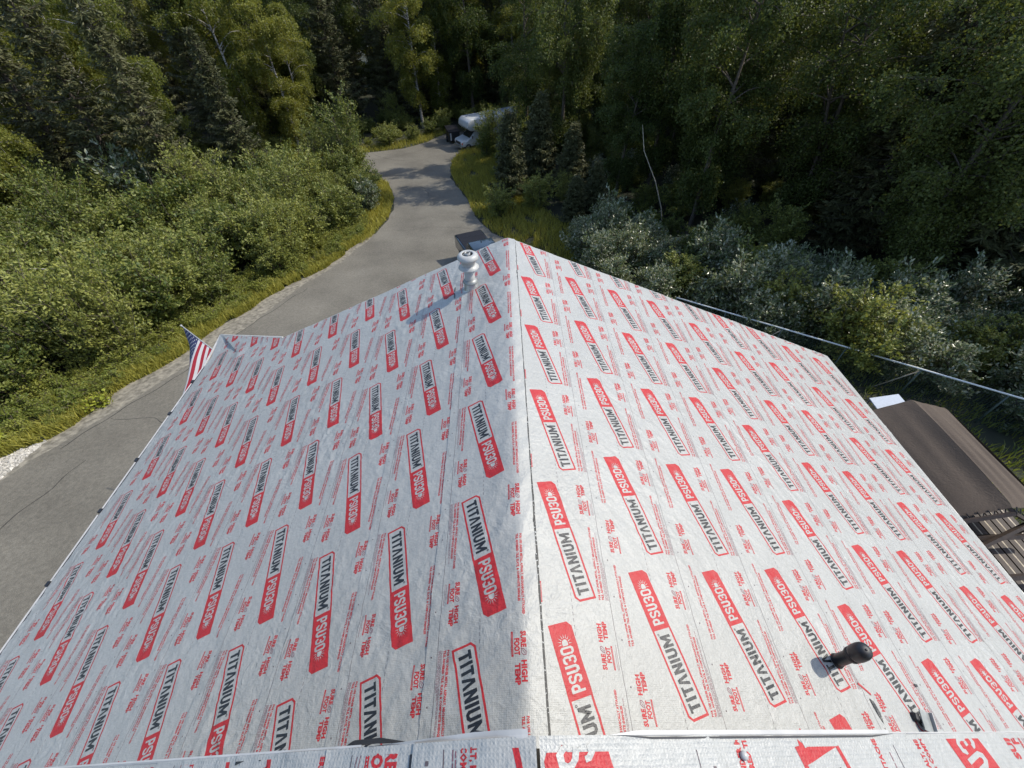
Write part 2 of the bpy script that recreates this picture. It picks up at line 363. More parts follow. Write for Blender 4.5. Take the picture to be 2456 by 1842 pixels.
GLY = {
 'T': (0.62, [rect(0, .8, .62, 1), rect(.2, 0, .42, .8)]),
 'I': (0.22, [rect(0, 0, .22, 1)]),
 'A': (0.74, [[(0, 0), (.21, 0), (.37, .70), (.37, 1), (.25, 1)], [(.53, 0), (.74, 0), (.49, 1), (.37, 1), (.37, .70)]]),
 'N': (0.66, [rect(0, 0, .21, 1), rect(.45, 0, .66, 1), [(.21, .55), (.45, 0), (.45, .45), (.21, 1)]]),
 'U': (0.66, stroke([(.11, 1), (.11, .24), (.24, .10), (.42, .10), (.55, .24), (.55, 1)], .21)),
 'M': (0.88, [rect(0, 0, .2, 1), rect(.68, 0, .88, 1), [(.2, .5), (.44, 0.02), (.44, .5), (.2, 1)], [(.44, 0.02), (.68, .5), (.68, 1), (.44, .5)]]),
 'P': (0.62, [rect(0, 0, .2, 1)]+stroke([(.2, .91), (.40, .91), (.52, .80), (.52, .55), (.40, .44), (.2, .44)], .19)),
 'S': (0.66, stroke([(.57, .70), (.57, .80), (.46, .91), (.2, .91), (.09, .80), (.09, .66), (.2, .55), (.46, .46), (.57, .35), (.57, .20), (.46, .09), (.2, .09), (.09, .20), (.09, .30)], .18)),
 '3': (0.66, stroke([(.09, .72), (.09, .80), (.2, .91), (.46, .91), (.57, .80), (.57, .62), (.49, .5), (.57, .38), (.57, .20), (.46, .09), (.2, .09), (.09, .20), (.09, .28)], .18)+[rect(.22, .42, .39, .58)]),
 '0': (0.66, stroke([(.09, .2), (.09, .8), (.2, .91), (.46, .91), (.57, .8), (.57, .2), (.46, .09), (.2, .09)], .18, True)),
}
def word(txt, h, x0, y0, x1, gap=0.10):
    tot = sum(GLY[c][0] for c in txt)+gap*(len(txt)-1); sx = (x1-x0)/(tot*h); out = []; x = 0
    tot -= 0.10*txt.count('A'); sx = (x1-x0)/(tot*h)
    for c in txt:
        w, polys = GLY[c]
        if c == 'A': x -= 0.10
        for p_ in polys: out.append([(x0+(x+q_[0])*h*sx, y0+q_[1]*h) for q_ in p_])
        x += w+gap
    return out
def text_tris(txt, size, res=1, offset=0.0, width=None):
    cu = bpy.data.curves.new('t', 'FONT'); cu.body = txt; cu.size = size; cu.resolution_u = res; cu.offset = offset; cu.fill_mode = 'FRONT'; cu.space_character = 1.05
    ob = bpy.data.objects.new('t', cu); col.objects.link(ob)
    bpy.context.view_layer.update()
    dg = bpy.context.evaluated_depsgraph_get(); me = bpy.data.meshes.new_from_object(ob.evaluated_get(dg), depsgraph=dg)
    V = np.array([v.co[:2] for v in me.vertices]); Fs = [list(p_.vertices) for p_ in me.polygons]
    bpy.data.objects.remove(ob); bpy.data.curves.remove(cu); bpy.data.meshes.remove(me)
    if width:
        V[:, 0] -= V[:, 0].min(); V[:, 0] *= width/V[:, 0].max()
    return [[tuple(V[i]) for i in f] for f in Fs]
def place(polys, dx, dy): return [[(p_[0]+dx, p_[1]+dy) for p_ in f] for f in polys]
ca, sa = math.cos(ALPHA), math.sin(ALPHA)
def tilt(polys): return [[(p_[0]*ca-p_[1]*sa, p_[0]*sa+p_[1]*ca) for p_ in f] for f in polys]
# material slots: 0 red, 1 black, 2 white(fabric), 3 fine print, 4 grey ; layer lifts
ITEMS = []   # (polys, slot, layer)
bw = 0.0165; ch = 0.034; XD = 0.578
frame = [[(0, 0), (XD, 0), (XD, bw), (bw, bw)], [(0, 0), (bw, bw), (bw, LW-ch-0.004), (0, LW-ch)], [(0, LW-ch), (bw, LW-ch-0.004), (ch+0.006, LW-bw), (ch, LW)], [(ch, LW), (ch+0.006, LW-bw), (XD, LW-bw), (XD, LW)]]
ITEMS.append((tilt(frame), 0, 0))
ITEMS.append((tilt([[(XD, 0), (LL-ch, 0), (LL, ch), (LL, LW), (XD, LW)]]), 0, 0))
ITEMS.append((tilt(word('TITANIUM', 0.106, 0.043, 0.043, 0.536)), 1, 1))
ITEMS.append((tilt(stroke([(0.548+0.007*math.cos(a), 0.150+0.007*math.sin(a)) for a in np.arange(8)*math.pi/4], 0.004, True)), 1, 1))
ITEMS.append((tilt(word('PSU30', 0.110, 0.612, 0.042, 0.880)), 2, 1))
sc = (0.902, 0.097); disc = [(sc[0]-0.016, sc[1]-0.023)]+[(sc[0]+0.024*math.cos(t), sc[1]+0.024*math.sin(t)) for t in np.linspace(-1.75, 1.75, 12)]+[(sc[0]-0.016, sc[1]+0.023)]
ITEMS.append((tilt([disc]), 2, 1))
ITEMS.append((tilt([[(sc[0]+0.032*math.cos(t-0.10), sc[1]+0.032*math.sin(t-0.10)), (sc[0]+0.062*math.cos(t), sc[1]+0.062*math.sin(t)), (sc[0]+0.032*math.cos(t+0.10), sc[1]+0.032*math.sin(t+0.10))] for t in np.linspace(-1.7, 1.7, 9)]), 2, 1))
T1 = 'FOR USE UNDER METAL, ASPHALT, MECHANICALLY ATTACHED'; T2 = 'TILE, ADHERED TILE, SLATE, & COMPOSITE SHINGLES'
def foruse(u0, vtop, fine):
    a = text_tris(T1, 0.0255, 1, 0.0013, 0.60); b_ = text_tris(T2, 0.0255, 1, 0.0013, 0.51)
    ITEMS.append((place(a, u0, vtop-0.0185), 0, 0)); ITEMS.append((place(b_, u0, vtop-0.0485), 0, 0))
    if fine:
        r_ = np.random.default_rng(3); out = []
        for k in range(4):
            x = u0; end = u0+(0.55 if k < 2 else 0.40)-0.05*k
            while x < end:
                l_ = r_.uniform(0.008, 0.03); out.append(rect(x, vtop-0.066-0.0085*k, min(end, x+l_), vtop-0.0625-0.0085*k)); x += l_+0.004
        ITEMS.append((out, 3, 0))
foruse(-0.010, -0.022, True); foruse(0.403, 0.583, False)
def badge(u0, vt):
    # SURE / FOOT / bar / leaf, then HIGH / TEMP
    ITEMS.append((place(text_tris('SURE', 0.050, 2, 0.0028, 0.098), u0, vt-0.0365), 0, 0))
    ITEMS.append((place(text_tris('FOOT', 0.050, 2, 0.0028, 0.100), u0+0.043, vt-0.083), 0, 0))
    ITEMS.append((place([rect(0, -0.007, 0.150, 0.007)], u0, vt-0.100), 0, 0))
    ITEMS.append((place([rect(0.012+0.008*k, -0.0018, 0.0165+0.008*k, 0.0018) for k in range(16)], u0, vt-0.100), 2, 1))
    leaf_ = stroke([(0.104, -0.036), (0.108, -0.018), (0.124, -0.003), (0.142, -0.004), (0.144, -0.018), (0.132, -0.034)], 0.005, True)
    ITEMS.append((place(leaf_+stroke([(0.112, -0.028), (0.136, -0.010)], 0.004), u0, vt), 3, 0))
    ITEMS.append((place(text_tris('HIGH', 0.050, 2, 0.0028, 0.122), u0+0.172, vt-0.0365), 0, 0))
    ITEMS.append((place(text_tris('TEMP', 0.050, 2, 0.0028, 0.122), u0+0.188, vt-0.083), 0, 0))
badge(0.700, 0.036); badge(-0.066, 0.582)
ITEMS.append(([rect(0.90+0.045*k, 0.2245, 0.925+0.045*k, 0.2275) for k in range(8)], 4, 0))
ITEMS.append(([rect(CU*k, -0.1235, CU*(k+1), -0.1205) for k in range(40)], 4, 0))
ITEMS.append(([rect(0.02+0.29*k, -0.176, 0.03+0.29*k, -0.166) for k in range(4)], 4, 0))
ITEMS.append(([rect(0.70, -0.104+k*0.012, 0.86-0.04*k, -0.1015+k*0.012) for k in range(2)], 3, 0))
def build_proto():
    bm = bmesh.new(); lay = bm.faces.layers.int.new('lay')
    for polys, slot, l_ in ITEMS:
        for p_ in polys:
            try: f = bm.faces.new([bm.verts.new((a, b_, 0)) for a, b_ in p_])
            except Exception: continue
            f.material_index = slot; f[lay] = l_
    bmesh.ops.triangulate(bm, faces=[f for f in bm.faces if len(f.verts) > 4])
    def cut(co, no):
        bmesh.ops.bisect_plane(bm, geom=bm.verts[:]+bm.edges[:]+bm.faces[:], plane_co=co, plane_no=no, dist=1e-7)
    us = [v.co.x for v in bm.verts]; vs2 = [v.co.y for v in bm.verts]
    for k in range(math.floor(min(us)/CU), math.ceil(max(us)/CU)+1): cut((k*CU, 0, 0), (1, 0, 0))
    for k in range(math.floor(min(vs2)/CV), math.ceil(max(vs2)/CV)+1): cut((0, k*CV, 0), (0, 1, 0))
    d0 = math.floor(min(us)/CU-max(vs2)/CV); d1 = math.ceil(max(us)/CU-min(vs2)/CV)
    for k in range(d0, d1+1): cut((k*CU, 0, 0), (1/CU, -1/CV, 0))
    bmesh.ops.triangulate(bm, faces=bm.faces[:])
    bm.verts.index_update()
    V = np.array([v.co[:2] for v in bm.verts]); F_ = np.array([[v.index for v in f.verts] for f in bm.faces])
    sl = np.array([f.material_index for f in bm.faces]); ly = np.array([f[lay] for f in bm.faces]); bm.free()
    # consistent counter-clockwise winding
    a = V[F_[:, 1]]-V[F_[:, 0]]; c = V[F_[:, 2]]-V[F_[:, 0]]; ar = a[:, 0]*c[:, 1]-a[:, 1]*c[:, 0]
    F_[ar < 0] = F_[ar < 0][:, ::-1]; keep = np.abs(ar) > 1e-10
    return V, F_[keep], sl[keep], ly[keep]
PV, PF, PS, PL = build_proto()

# ------------------------------------------------------------------ house roof
PHI = 0.40667; CP, SP = math.cos(PHI), math.sin(PHI)
def wrinkle(s, y, side):
    a = 2.1 if side < 0 else 1.7
    o = 0 if side < 0 else 37.3
    big = 0.004*pnoise(s*1.3+o, y*1.1, 1)
    patch = np.clip(pnoise(s*0.9+o, y*0.8, 2)*1.6+0.45, 0, 1)
    w1 = pnoise((s*0.9+y*0.5)*7.5+o, (y*0.9-s*0.5)*3.2, 3); rid = (1-np.minimum(1, np.abs(w1)*2.6))**2
    w2 = pnoise((s*0.5-y*0.85)*6+o, (y*0.5+s*0.85)*11, 4); rid2 = (1-np.minimum(1, np.abs(w2)*2.6))**2
    fine = pnoise(s*21+o, y*17, 5)
    h = big+a*patch*(0.0042*rid+0.0030*rid2)+a*0.0009*fine
    if side < 0:
        nr = np.clip(1.1-np.abs(s)*0.8, 0, 1)
        w3 = pnoise((s*1.0+y*0.55)*5.0, (y-s*0.55)*1.3, 6); h = h+nr*0.009*(1-np.minimum(1, np.abs(w3)*2.3))**1.6
        dx, dy = s-0.65, y-5.5; r_ = np.hypot(dx, dy); th = np.arctan2(dy, dx)
        h = h+0.011*np.exp(-((r_-0.35)/0.35)**2)*np.maximum(0, np.sin(th*7+1.5*np.sin(r_*6)))
        # torn crease by the flared corner
        h = h+0.03*np.exp(-((s-6.35)**2/0.02+(y-6.75)**2/0.03))
    else:
        dx, dy = s-3.09, y-0.68; r_ = np.hypot(dx, dy)
        h = h+0.008*np.exp(-((r_-0.25)/0.2)**2)*np.maximum(0, np.sin(np.arctan2(dy, dx)*6))
    return h
Kp, Ep, Ip = np.array([5.06, 6.60]), np.array([7.50, 7.88]), np.array([6.38, 6.78])   # (s,y)
def flare(s, y):
    d = np.array([Ip-Kp, Ep-Kp]).T; inv = np.linalg.inv(d)
    ps = s-Kp[0]; py = y-Kp[1]; wi = inv[0, 0]*ps+inv[0, 1]*py; we = inv[1, 0]*ps+inv[1, 1]*py; wk = 1-wi-we
    inside = (wi >= 0) & (we >= -0.02) & (wk >= -0.02)
    out = np.clip(1-np.hypot(s-Ep[0], y-Ep[1])/0.7, 0, 1)
    return 0.12*np.where(inside, np.clip(we, 0, 1), out)
class Roof:
    def __init__(s, xr, zr, ymin, ymax, flared): s.xr, s.zr, s.ymin, s.ymaxv, s.flared = xr, zr, ymin, ymax, flared
    def ymax(self, s, side):
        s = np.asarray(s, float)
        if self.flared and side < 0: return np.where(s > 5.06, 6.60+(s-5.06)/(7.5-5.06)*1.28, self.ymaxv)
        return np.full(s.shape, self.ymaxv)
    def pos(self, s, y, h, side):
        rr = 0.05; a = np.sqrt(s*s+rr*rr)
        sgn = np.clip(s/0.1, -1, 1)
        x = self.xr+side*s*CP+side*sgn*h*SP; z = self.zr-(a-rr)*SP-0.004+h*CP
        return np.stack([x, y, z], -1)
HOUSE = empty('house', (0, 3, G(0, 3)), 'house with a gable roof wrapped in red and black printed underlayment', 'house')
def house_part(name, me):
    o = link(name, me); o.parent = HOUSE; o.matrix_parent_inverse = Matrix.Translation(-Vector(HOUSE.location)); return o
def sub(name, me, p_):
    o = link(name, me); o.parent = p_; return o
stats = [0]
def strip(rf, side, s0, y0, vlow, vtop, lift0, lift1, name='underlayment_strip', seed=0, wr=1.0, clip_v=None):
    sg = -1 if side < 0 else 1        # y = y0 + sg*u
    ymx = float(np.max(rf.ymax(np.array([s0-vlow, s0-vtop]), side)))
    ua, ub = ((rf.ymin-y0)*sg, (ymx-y0)*sg); ua, ub = min(ua, ub), max(ua, ub)
    j0, j1 = math.floor(ua/CU), math.ceil(ub/CU); k0, k1 = math.floor(vlow/CV), math.ceil(vtop/CV)
    uu = np.arange(j0, j1+1)*CU; vv = np.arange(k0, k1+1)*CV
    U, V = np.meshgrid(uu, vv, indexing='ij')
    wav = 0.006*pnoise(U*1.7, U*0+seed*3.1, 8)+0.003*pnoise(U*9, U*0+seed*1.7, 9)
    V = np.where(V < vlow+wav, vlow+wav, V)
    V = np.where(V > vtop+0.5*wav, vtop+0.5*wav, V)
    s = s0-V; y = y0+sg*U
    y = np.clip(y, rf.ymin, rf.ymax(s, side))
    lift = lift0+(lift1-lift0)*(V-vlow)/(vtop-vlow)
    h = wr*wrinkle(s, y, side)+lift
    if rf.flared and side < 0: h = h+flare(s, y)
    P = rf.pos(s, y, h, side)
    nu, nv = P.shape[:2]; idx = np.arange(nu*nv).reshape(nu, nv)
    a, b_, c, d = idx[:-1, :-1], idx[1:, :-1], idx[1:, 1:], idx[:-1, 1:]
    F_ = np.concatenate([np.stack([a, b_, c], -1).reshape(-1, 3), np.stack([a, c, d], -1).reshape(-1, 3)])
    Pf = P.reshape(-1, 3)
    cr = np.cross(Pf[F_[:, 1]]-Pf[F_[:, 0]], Pf[F_[:, 2]]-Pf[F_[:, 0]]); ok = np.linalg.norm(cr, axis=1) > 1e-9; F_ = F_[ok]; cr = cr[ok]
    if cr[:, 2].mean() < 0: F_ = F_[:, ::-1]; cr = -cr
    Nn = np.zeros_like(Pf)
    for i in range(3): np.add.at(Nn, F_[:, i], cr)
    Nn /= np.maximum(np.linalg.norm(Nn, axis=1), 1e-12)[:, None]
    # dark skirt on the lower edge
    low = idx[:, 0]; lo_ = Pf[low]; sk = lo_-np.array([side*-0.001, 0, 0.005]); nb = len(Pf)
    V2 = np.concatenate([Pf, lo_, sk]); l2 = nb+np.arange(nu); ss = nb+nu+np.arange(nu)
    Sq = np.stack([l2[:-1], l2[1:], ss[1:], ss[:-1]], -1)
    me = mesh_np(name, V2, [F_, Sq], [M_FAB, M_EDGE_SHADE], np.concatenate([np.zeros(len(F_)), np.ones(len(Sq))]))
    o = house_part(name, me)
    # lettering
    t0 = math.floor((ua-1.1)/PER); t1 = math.ceil((ub+0.1)/PER)
    VV, FF, SS, NN = [], [], [], []; base = 0
    gN = Nn.reshape(nu, nv, 3)
    for t in range(t0, t1+1):
        u = PV[:, 0]+t*PER; v = PV[:, 1]
        yy = y0+sg*u; sv = s0-v
        good = (yy > rf.ymin+0.002) & (yy < rf.ymax(sv, side)-0.012) & (v > vlow+0.012) & (v < vtop-0.004)
        if clip_v is not None: good &= v < clip_v
        fk = good[PF].all(1)
        if not fk.any(): continue
        F_ = PF[fk]; cen_u = u[F_].mean(1); cen_v = v[F_].mean(1)
        # expand per-face vertices so that each corner is evaluated in its face's own cell
        ju = np.clip(np.floor(cen_u/CU).astype(int)-j0, 0, nu-2); kv = np.clip(np.floor(cen_v/CV).astype(int)-k0, 0, nv-2)
        fu = u[F_]/CU-(ju+j0)[:, None]; fv = v[F_]/CV-(kv+k0)[:, None]
        lowt = ((cen_u/CU-(ju+j0)) >= (cen_v/CV-(kv+k0)))[:, None, None]
        def interp(A):
            p00, p10, p11, p01 = [A[ju+a_, kv+b2][:, None, :] for a_, b2 in ((0, 0), (1, 0), (1, 1), (0, 1))]
            fu_, fv_ = fu[..., None], fv[..., None]
            return np.where(lowt, p00+fu_*(p10-p00)+fv_*(p11-p10), p00+fv_*(p01-p00)+fu_*(p11-p01))
        pp = interp(P); nn_ = interp(gN); nn_ /= np.maximum(np.linalg.norm(nn_, axis=-1, keepdims=True), 1e-9)
        pp = pp+nn_*(0.0007+0.0006*PL[fk])[:, None, None]
        VV.append(pp.reshape(-1, 3)); NN.append(nn_.reshape(-1, 3)); FF.append(np.arange(len(F_)*3).reshape(-1, 3)+base); SS.append(PS[fk]); base += len(F_)*3
    if VV:
        VV = np.concatenate(VV); FF = np.concatenate(FF); SS = np.concatenate(SS); NN = np.concatenate(NN)
        n_ = np.cross(VV[FF[:, 1]]-VV[FF[:, 0]], VV[FF[:, 2]]-VV[FF[:, 0]])
        if n_[:, 2].mean() < 0: FF = FF[:, ::-1]
        key = np.round(np.c_[VV*20000, np.repeat(SS, 3)]).astype(np.int64)
        _, fi, inv = np.unique(key, axis=0, return_index=True, return_inverse=True); inv = inv.ravel()
        VV, NN, FF = VV[fi], NN[fi], inv[FF]
        okf = (FF[:, 0] != FF[:, 1]) & (FF[:, 1] != FF[:, 2]) & (FF[:, 0] != FF[:, 2]); FF, SS = FF[okf], SS[okf]
        _, uf = np.unique(np.sort(FF, 1), axis=0, return_index=True); FF, SS = FF[uf], SS[uf]
        stats[0] += len(FF)
        me = mesh_np('printed_lettering', VV, FF, [M_RED, M_BLK, M_FAB, M_FINE, M_GREYP], SS, True, NN)
        sub('printed_lettering', me, o)
    return o
XR = 0.00992*3.3; ZR = ZC-3.3; YF = 6.57
main = Roof(XR, ZR, -0.30, YF, True)
LS = [.5685, 1.3724, 2.1868, 3.0112, 3.838, 4.664, 5.49, 6.305, 7.130]; LY = [.683, .561, .477, .940, .906, .795, .236, .728, .093]
RS = [.636, 1.442, 2.273, 3.114, 3.945, 4.790, 5.640, 6.500, 7.360]; RY = [1.011, .293, .383, .495, .224, .954, .99, .641, .607]
for k in range(9):
    low = -0.22 if k < 8 else -(7.52-LS[k])
    top = (LS[k]-LS[k-1]-0.22+0.09) if k else .5685+.128
    strip(main, -1, LS[k], LY[k]+PER*3, low, top, .0055 if k == 0 else .0045, .0075 if k == 0 else 0.0, seed=k)
    low = -0.22 if k < 8 else -(7.62-RS[k])
    top = (RS[k]-RS[k-1]-0.22+0.09) if k else 0.625
    strip(main, 1, RS[k], RY[k]+PER*2, low, top, .0045, 0.0, seed=20+k)
# ragged dark bead along the ridge lap
yy = np.arange(0.05, 6.52, 0.02); e0 = 0.122+0.004*pnoise(yy*3, yy*0, 31); w = 0.019+0.010*np.clip(1-yy/5, 0, 1)+0.003*pnoise(yy*12, yy*0, 32)
sA, sB = e0, e0+w
pa = main.pos(sA, yy, wrinkle(sA, yy, 1)+0.0065, 1); pb = main.pos(sB, yy, wrinkle(sB, yy, 1)+0.0055, 1); i = np.arange(len(yy)-1); n_ = len(yy)
house_part('lap_sealant', mesh_np('lap_sealant', np.concatenate([pa, pb]), np.stack([i, i+n_, i+n_+1, i+1], 1), M_SEAL))
# roof deck below the membrane, fascia and walls
bm = bmesh.new()
for side, se in ((-1, 7.49), (1, 7.58)):
    p0 = (XR, ZR-0.03); p1 = (XR+side*se*CP, ZR-0.03-se*SP)
    prof = [p0, p1, (p1[0], p1[1]-0.14), (p0[0], p0[1]-0.14)]
    a = [bm.verts.new((x, -0.3, z)) for x, z in prof]; b_ = [bm.verts.new((x, YF-0.015, z)) for x, z in prof]
    bm.faces.new(a); bm.faces.new(b_)
    for q_ in range(4): bm.faces.new((a[q_], b_[q_], b_[(q_+1) % 4], a[(q_+1) % 4]))
# flared corner deck
tri = [(5.06, 6.55), (7.49, 6.55), (7.49, 7.86)]
t_ = [bm.verts.new((XR-s*CP, y, ZR-0.06-s*SP)) for s, y in tri]; u_ = [bm.verts.new((v.co.x, v.co.y, v.co.z-0.13)) for v in t_]
bm.faces.new(t_); bm.faces.new(u_[::-1])
for q_ in range(3): bm.faces.new((t_[q_], u_[q_], u_[(q_+1) % 3], t_[(q_+1) % 3]))
house_part('roof_deck', bm_mesh('roof_deck', bm, M_PLY))
gb = 1.01-0.13*6.5-0.6
for (x0, x1, y0, y1) in ((-6.3, -6.15, -14, 6.1), (6.2, 6.35, -14, 6.1)): 
    bm = bmesh.new(); box(bm, ((x0+x1)/2, (y0+y1)/2, (5.85+gb)/2), (x1-x0, y1-y0, 5.85-gb)); house_part('side_wall', bm_mesh('side_wall', bm, M_SIDING))
bm = bmesh.new(); prism(bm, [(-6.3, gb), (6.35, gb), (6.35, 5.85), (0, 8.45), (-6.3, 5.85)], 5.95, 6.10)
house_part('gable_wall', bm_mesh('gable_wall', bm, M_SIDING))
for zz in np.arange(0.4, 5.8, 0.22):   # lap siding boards of the far gable wall
    bm = bmesh.new(); box(bm, (0.02, 6.115, zz), (12.6, 0.02, 0.20)); house_part('siding_board', bm_mesh('siding_board', bm, M_SIDING))
for x, z in ((-3.4, 3.2), (3.4, 3.2)):
    bm = bmesh.new(); box(bm, (x, 6.15, z), (1.5, 0.06, 1.2)); w_ = house_part('window', bm_mesh('window', bm, M_WHITE))
    bm = bmesh.new(); box(bm, (x, 6.185, z), (1.34, 0.02, 1.04)); sub('pane', bm_mesh('pane', bm, simple('window_glass', (0.03, 0.04, 0.05), 0.08)), w_)
# drip edges
def eave_pts(side, s, y, h=0.0):
    P_ = main.pos(np.array([s]), np.array([y]), np.array([h]), side)[0]; return Vector(P_)
def rail(name, a, b_, w, t, mat, off=(0, 0, 0)):
    bm = bmesh.new(); a = Vector(a)+Vector(off); b_ = Vector(b_)+Vector(off); d = (b_-a); L_ = d.length
    q_ = d.to_track_quat('Y', 'Z').to_matrix().to_4x4(); box(bm, (a+b_)/2, (w, L_, t), q_); return house_part(name, bm_mesh(name, bm, mat))
E3 = eave_pts(-1, 7.52, 7.88, 0.11)
ys_ = [-0.3, 1.32, 3.36, 5.54, 6.9]
for k in range(4): rail('drip_edge', eave_pts(-1, 7.55, ys_[k]+0.02), eave_pts(-1, 7.55, ys_[k+1]-0.02), 0.035, 0.02, M_DRIP)
rail('drip_edge', eave_pts(-1, 7.55, 6.9), E3, 0.035, 0.02, M_DRIP)
rail('drip_edge', E3, eave_pts(-1, 5.06, 6.62), 0.035, 0.02, M_DRIP)
for k, y in enumerate((-0.2, 1.3, 2.25, 3.4, 4.4, 5.5, 6.4)):     # dark clips on the left eave
    bm = bmesh.new(); p_ = eave_pts(-1, 7.54, y); box(bm, p_+Vector((0, 0, 0.02)), (0.05, 0.07, 0.035)); house_part('gutter_clip', bm_mesh('gutter_clip', bm, M_BLACK))
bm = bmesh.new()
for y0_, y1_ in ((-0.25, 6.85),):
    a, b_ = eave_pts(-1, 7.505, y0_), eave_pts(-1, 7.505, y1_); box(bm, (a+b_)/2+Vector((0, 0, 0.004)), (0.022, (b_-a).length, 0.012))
house_part('eave_painted_shadow', bm_mesh('eave_painted_shadow', bm, M_EDGE_SHADE))  # solid dark bar painting in the shadow line beside the left drip edge
rail('drip_edge', eave_pts(1, 7.62, -0.3), eave_pts(1, 7.62, YF), 0.03, 0.02, M_DRIP, (0, 0, -0.012))

# ------------------------------------------------------------------ upper roof edge right under the camera
up = Roof(XR, ZC-1.40, -1.6, 0.078, False)
UL = [(.45, .82), (1.226, .563), (2.04, .78), (2.86, .30), (3.68, .9)]; UR = [(.377, -.60), (1.23, -.51), (2.06, -.70), (2.88, -.2), (3.70, -.55)]
for k in range(5):
    top = (UL[k][0]-UL[k-1][0]-0.22+0.09) if k else UL[0][0]
    strip(up, -1, UL[k][0], UL[k][1], -0.22, top, .0045, 0.0005, seed=50+k, wr=0.8)
    top = (UR[k][0]-UR[k-1][0]-0.22+0.09) if k else UR[0][0]-0.01
    strip(up, 1, UR[k][0], UR[k][1], -0.22, top, .0045, 0.0005, seed=60+k, wr=0.8)
strip(up, -1, 0.14, 0.35, -0.222, 0.14, .0075, .0065, name='underlayment_patch', seed=77, wr=0.8)
bm = bmesh.new()
for side in (-1, 1):
    p0 = (XR, ZC-1.43); p1 = (XR+side*3.9*CP, ZC-1.43-3.9*SP); prof = [p0, p1, (p1[0], p1[1]-0.16), (p0[0], p0[1]-0.16)]
    a = [bm.verts.new((x, -1.6, z)) for x, z in prof]; b_ = [bm.verts.new((x, 0.055, z)) for x, z in prof]
    bm.faces.new(a); bm.faces.new(b_)
    for q_ in range(4): bm.faces.new((a[q_], b_[q_], b_[(q_+1) % 4], a[(q_+1) % 4]))
house_part('upper_roof_deck', bm_mesh('upper_roof_deck', bm, M_PLY))
bm = bmesh.new(); prism(bm, [(-3.3, 5.2), (3.4, 5.2), (3.4, 9.0), (0.03, 10.42), (-3.3, 9.0)], -1.5, -0.22)
house_part('upper_wall', bm_mesh('upper_wall', bm, M_SIDING))
def uppt(side, s, y, h=0.0): return Vector(up.pos(np.array([s]), np.array([y]), np.array([h]), side)[0])
def ribbon(name, side, s0_, s1_, prof, mat, n=30, wob=0.0, taper0=0, taper1=0):
    """bent metal edge: prof(t)-> list of (y,h) across"""
    V, F_ = [], []; m_ = len(prof)
    for i in range(n+1):
        t = i/n; s = s0_+(s1_-s0_)*t; k = 1.0
        if taper0: k = min(k, t/taper0)
        if taper1: k = min(k, (1-t)/taper1)
        for (y, h) in prof:
            V.append(uppt(side, s, 0.078+(y+wob*math.sin(s*5))*max(k, 0.06), h))
    for i in range(n):
        for j in range(m_-1): F_.append((i*m_+j, (i+1)*m_+j, (i+1)*m_+j+1, i*m_+j+1))
    return house_part(name, mesh_np(name, np.array(V), np.array(F_), mat, smooth=False))
# rake metal: right side, wide; left side thin with a lifted flap over black felt
ribbon('rake_drip_edge', 1, 0.22, 1.36, [(-0.004, 0.004), (0.0, 0.008), (0.010, 0.008), (0.011, -0.03)], M_DRIP, taper0=0.08)
ribbon('rake_drip_edge', 1, 1.365, 2.9, [(-0.002, 0.003), (0.001, 0.007), (0.004, 0.006), (0.005, -0.03)], M_DRIP)
ribbon('rake_painted_shadow', 1, 0.24, 1.38, [(-0.009, 0.0072), (-0.0045, 0.0075)], M_EDGE_SHADE, taper0=0.1, taper1=0.1)  # dark ribbon painting the black shadow beside the rake metal
ribbon('rake_drip_edge', -1, 0.55, 3.2, [(-0.004, 0.003), (0.001, 0.007), (0.006, 0.006), (0.007, -0.03)], M_DRIP)
ribbon('rake_drip_edge', -1, 0.02, 0.52, [(-0.006, 0.008), (0.004, 0.010), (0.015, 0.014), (0.016, 0.0)], M_DRIP, taper1=0.7)
ribbon('black_felt', -1, 0.36, 0.64, [(0.004, 0.001), (0.009, -0.004), (0.018, -0.012)], M_BLACKR, wob=0.004, taper0=0.5, taper1=0.15)
bm = bmesh.new()
V = [uppt(-1, s, y, 0.0125) for s, y in ((0.352, 0.056), (0.340, -0.2), (0.366, -0.2), (0.372, 0.056))]
bm.faces.new([bm.verts.new(v) for v in V]); house_part('black_tape', bm_mesh('black_tape', bm, M_BLACK))
for side, s, y in ((1, 0.665, 0.03), (-1, 0.30, 0.012)):     # fastener caps
    bm = bmesh.new(); lathe(bm, [(0.0, 0.008), (0.008, 0.008), (0.011, 0.004), (0.0115, 0)], 14, uppt(side, s, y, 0.009)); house_part('fastener_cap', bm_mesh('fastener_cap', bm, M_WHITE, True))

# ------------------------------------------------------------------ things on the roof
vb = Vector((-0.56, 5.49, ZR-0.60*SP-0.06))
t = empty('flue_vent', vb, 'white metal flue vent with ribbed cap standing near the far ridge end', 'vent'); t.scale = (0.90, 0.90, 1.0)
P = lambda nm, prof, mat, n=32: part(nm, (lambda bm: (lathe(bm, prof, n), bm)[1])(bmesh.new()), mat, t, True)
P('flashing', [(0.19, -0.02), (0.125, 0.03), (0.112, 0.05), (0.105, 0.17), (0.098, 0.185)], M_GALV)
P('storm_collar', [(0.085, 0.215), (0.105, 0.205), (0.128, 0.175), (0.128, 0.168), (0.09, 0.19)], M_GREYM)
P('pipe', [(0.083, 0.10), (0.083, 0.46), (0.0, 0.46)], M_WHITE)
P('lower_cap_disc', [(0.083, 0.42), (0.15, 0.408), (0.170, 0.412), (0.170, 0.418), (0.125, 0.452), (0.11, 0.458)], M_WHITE)
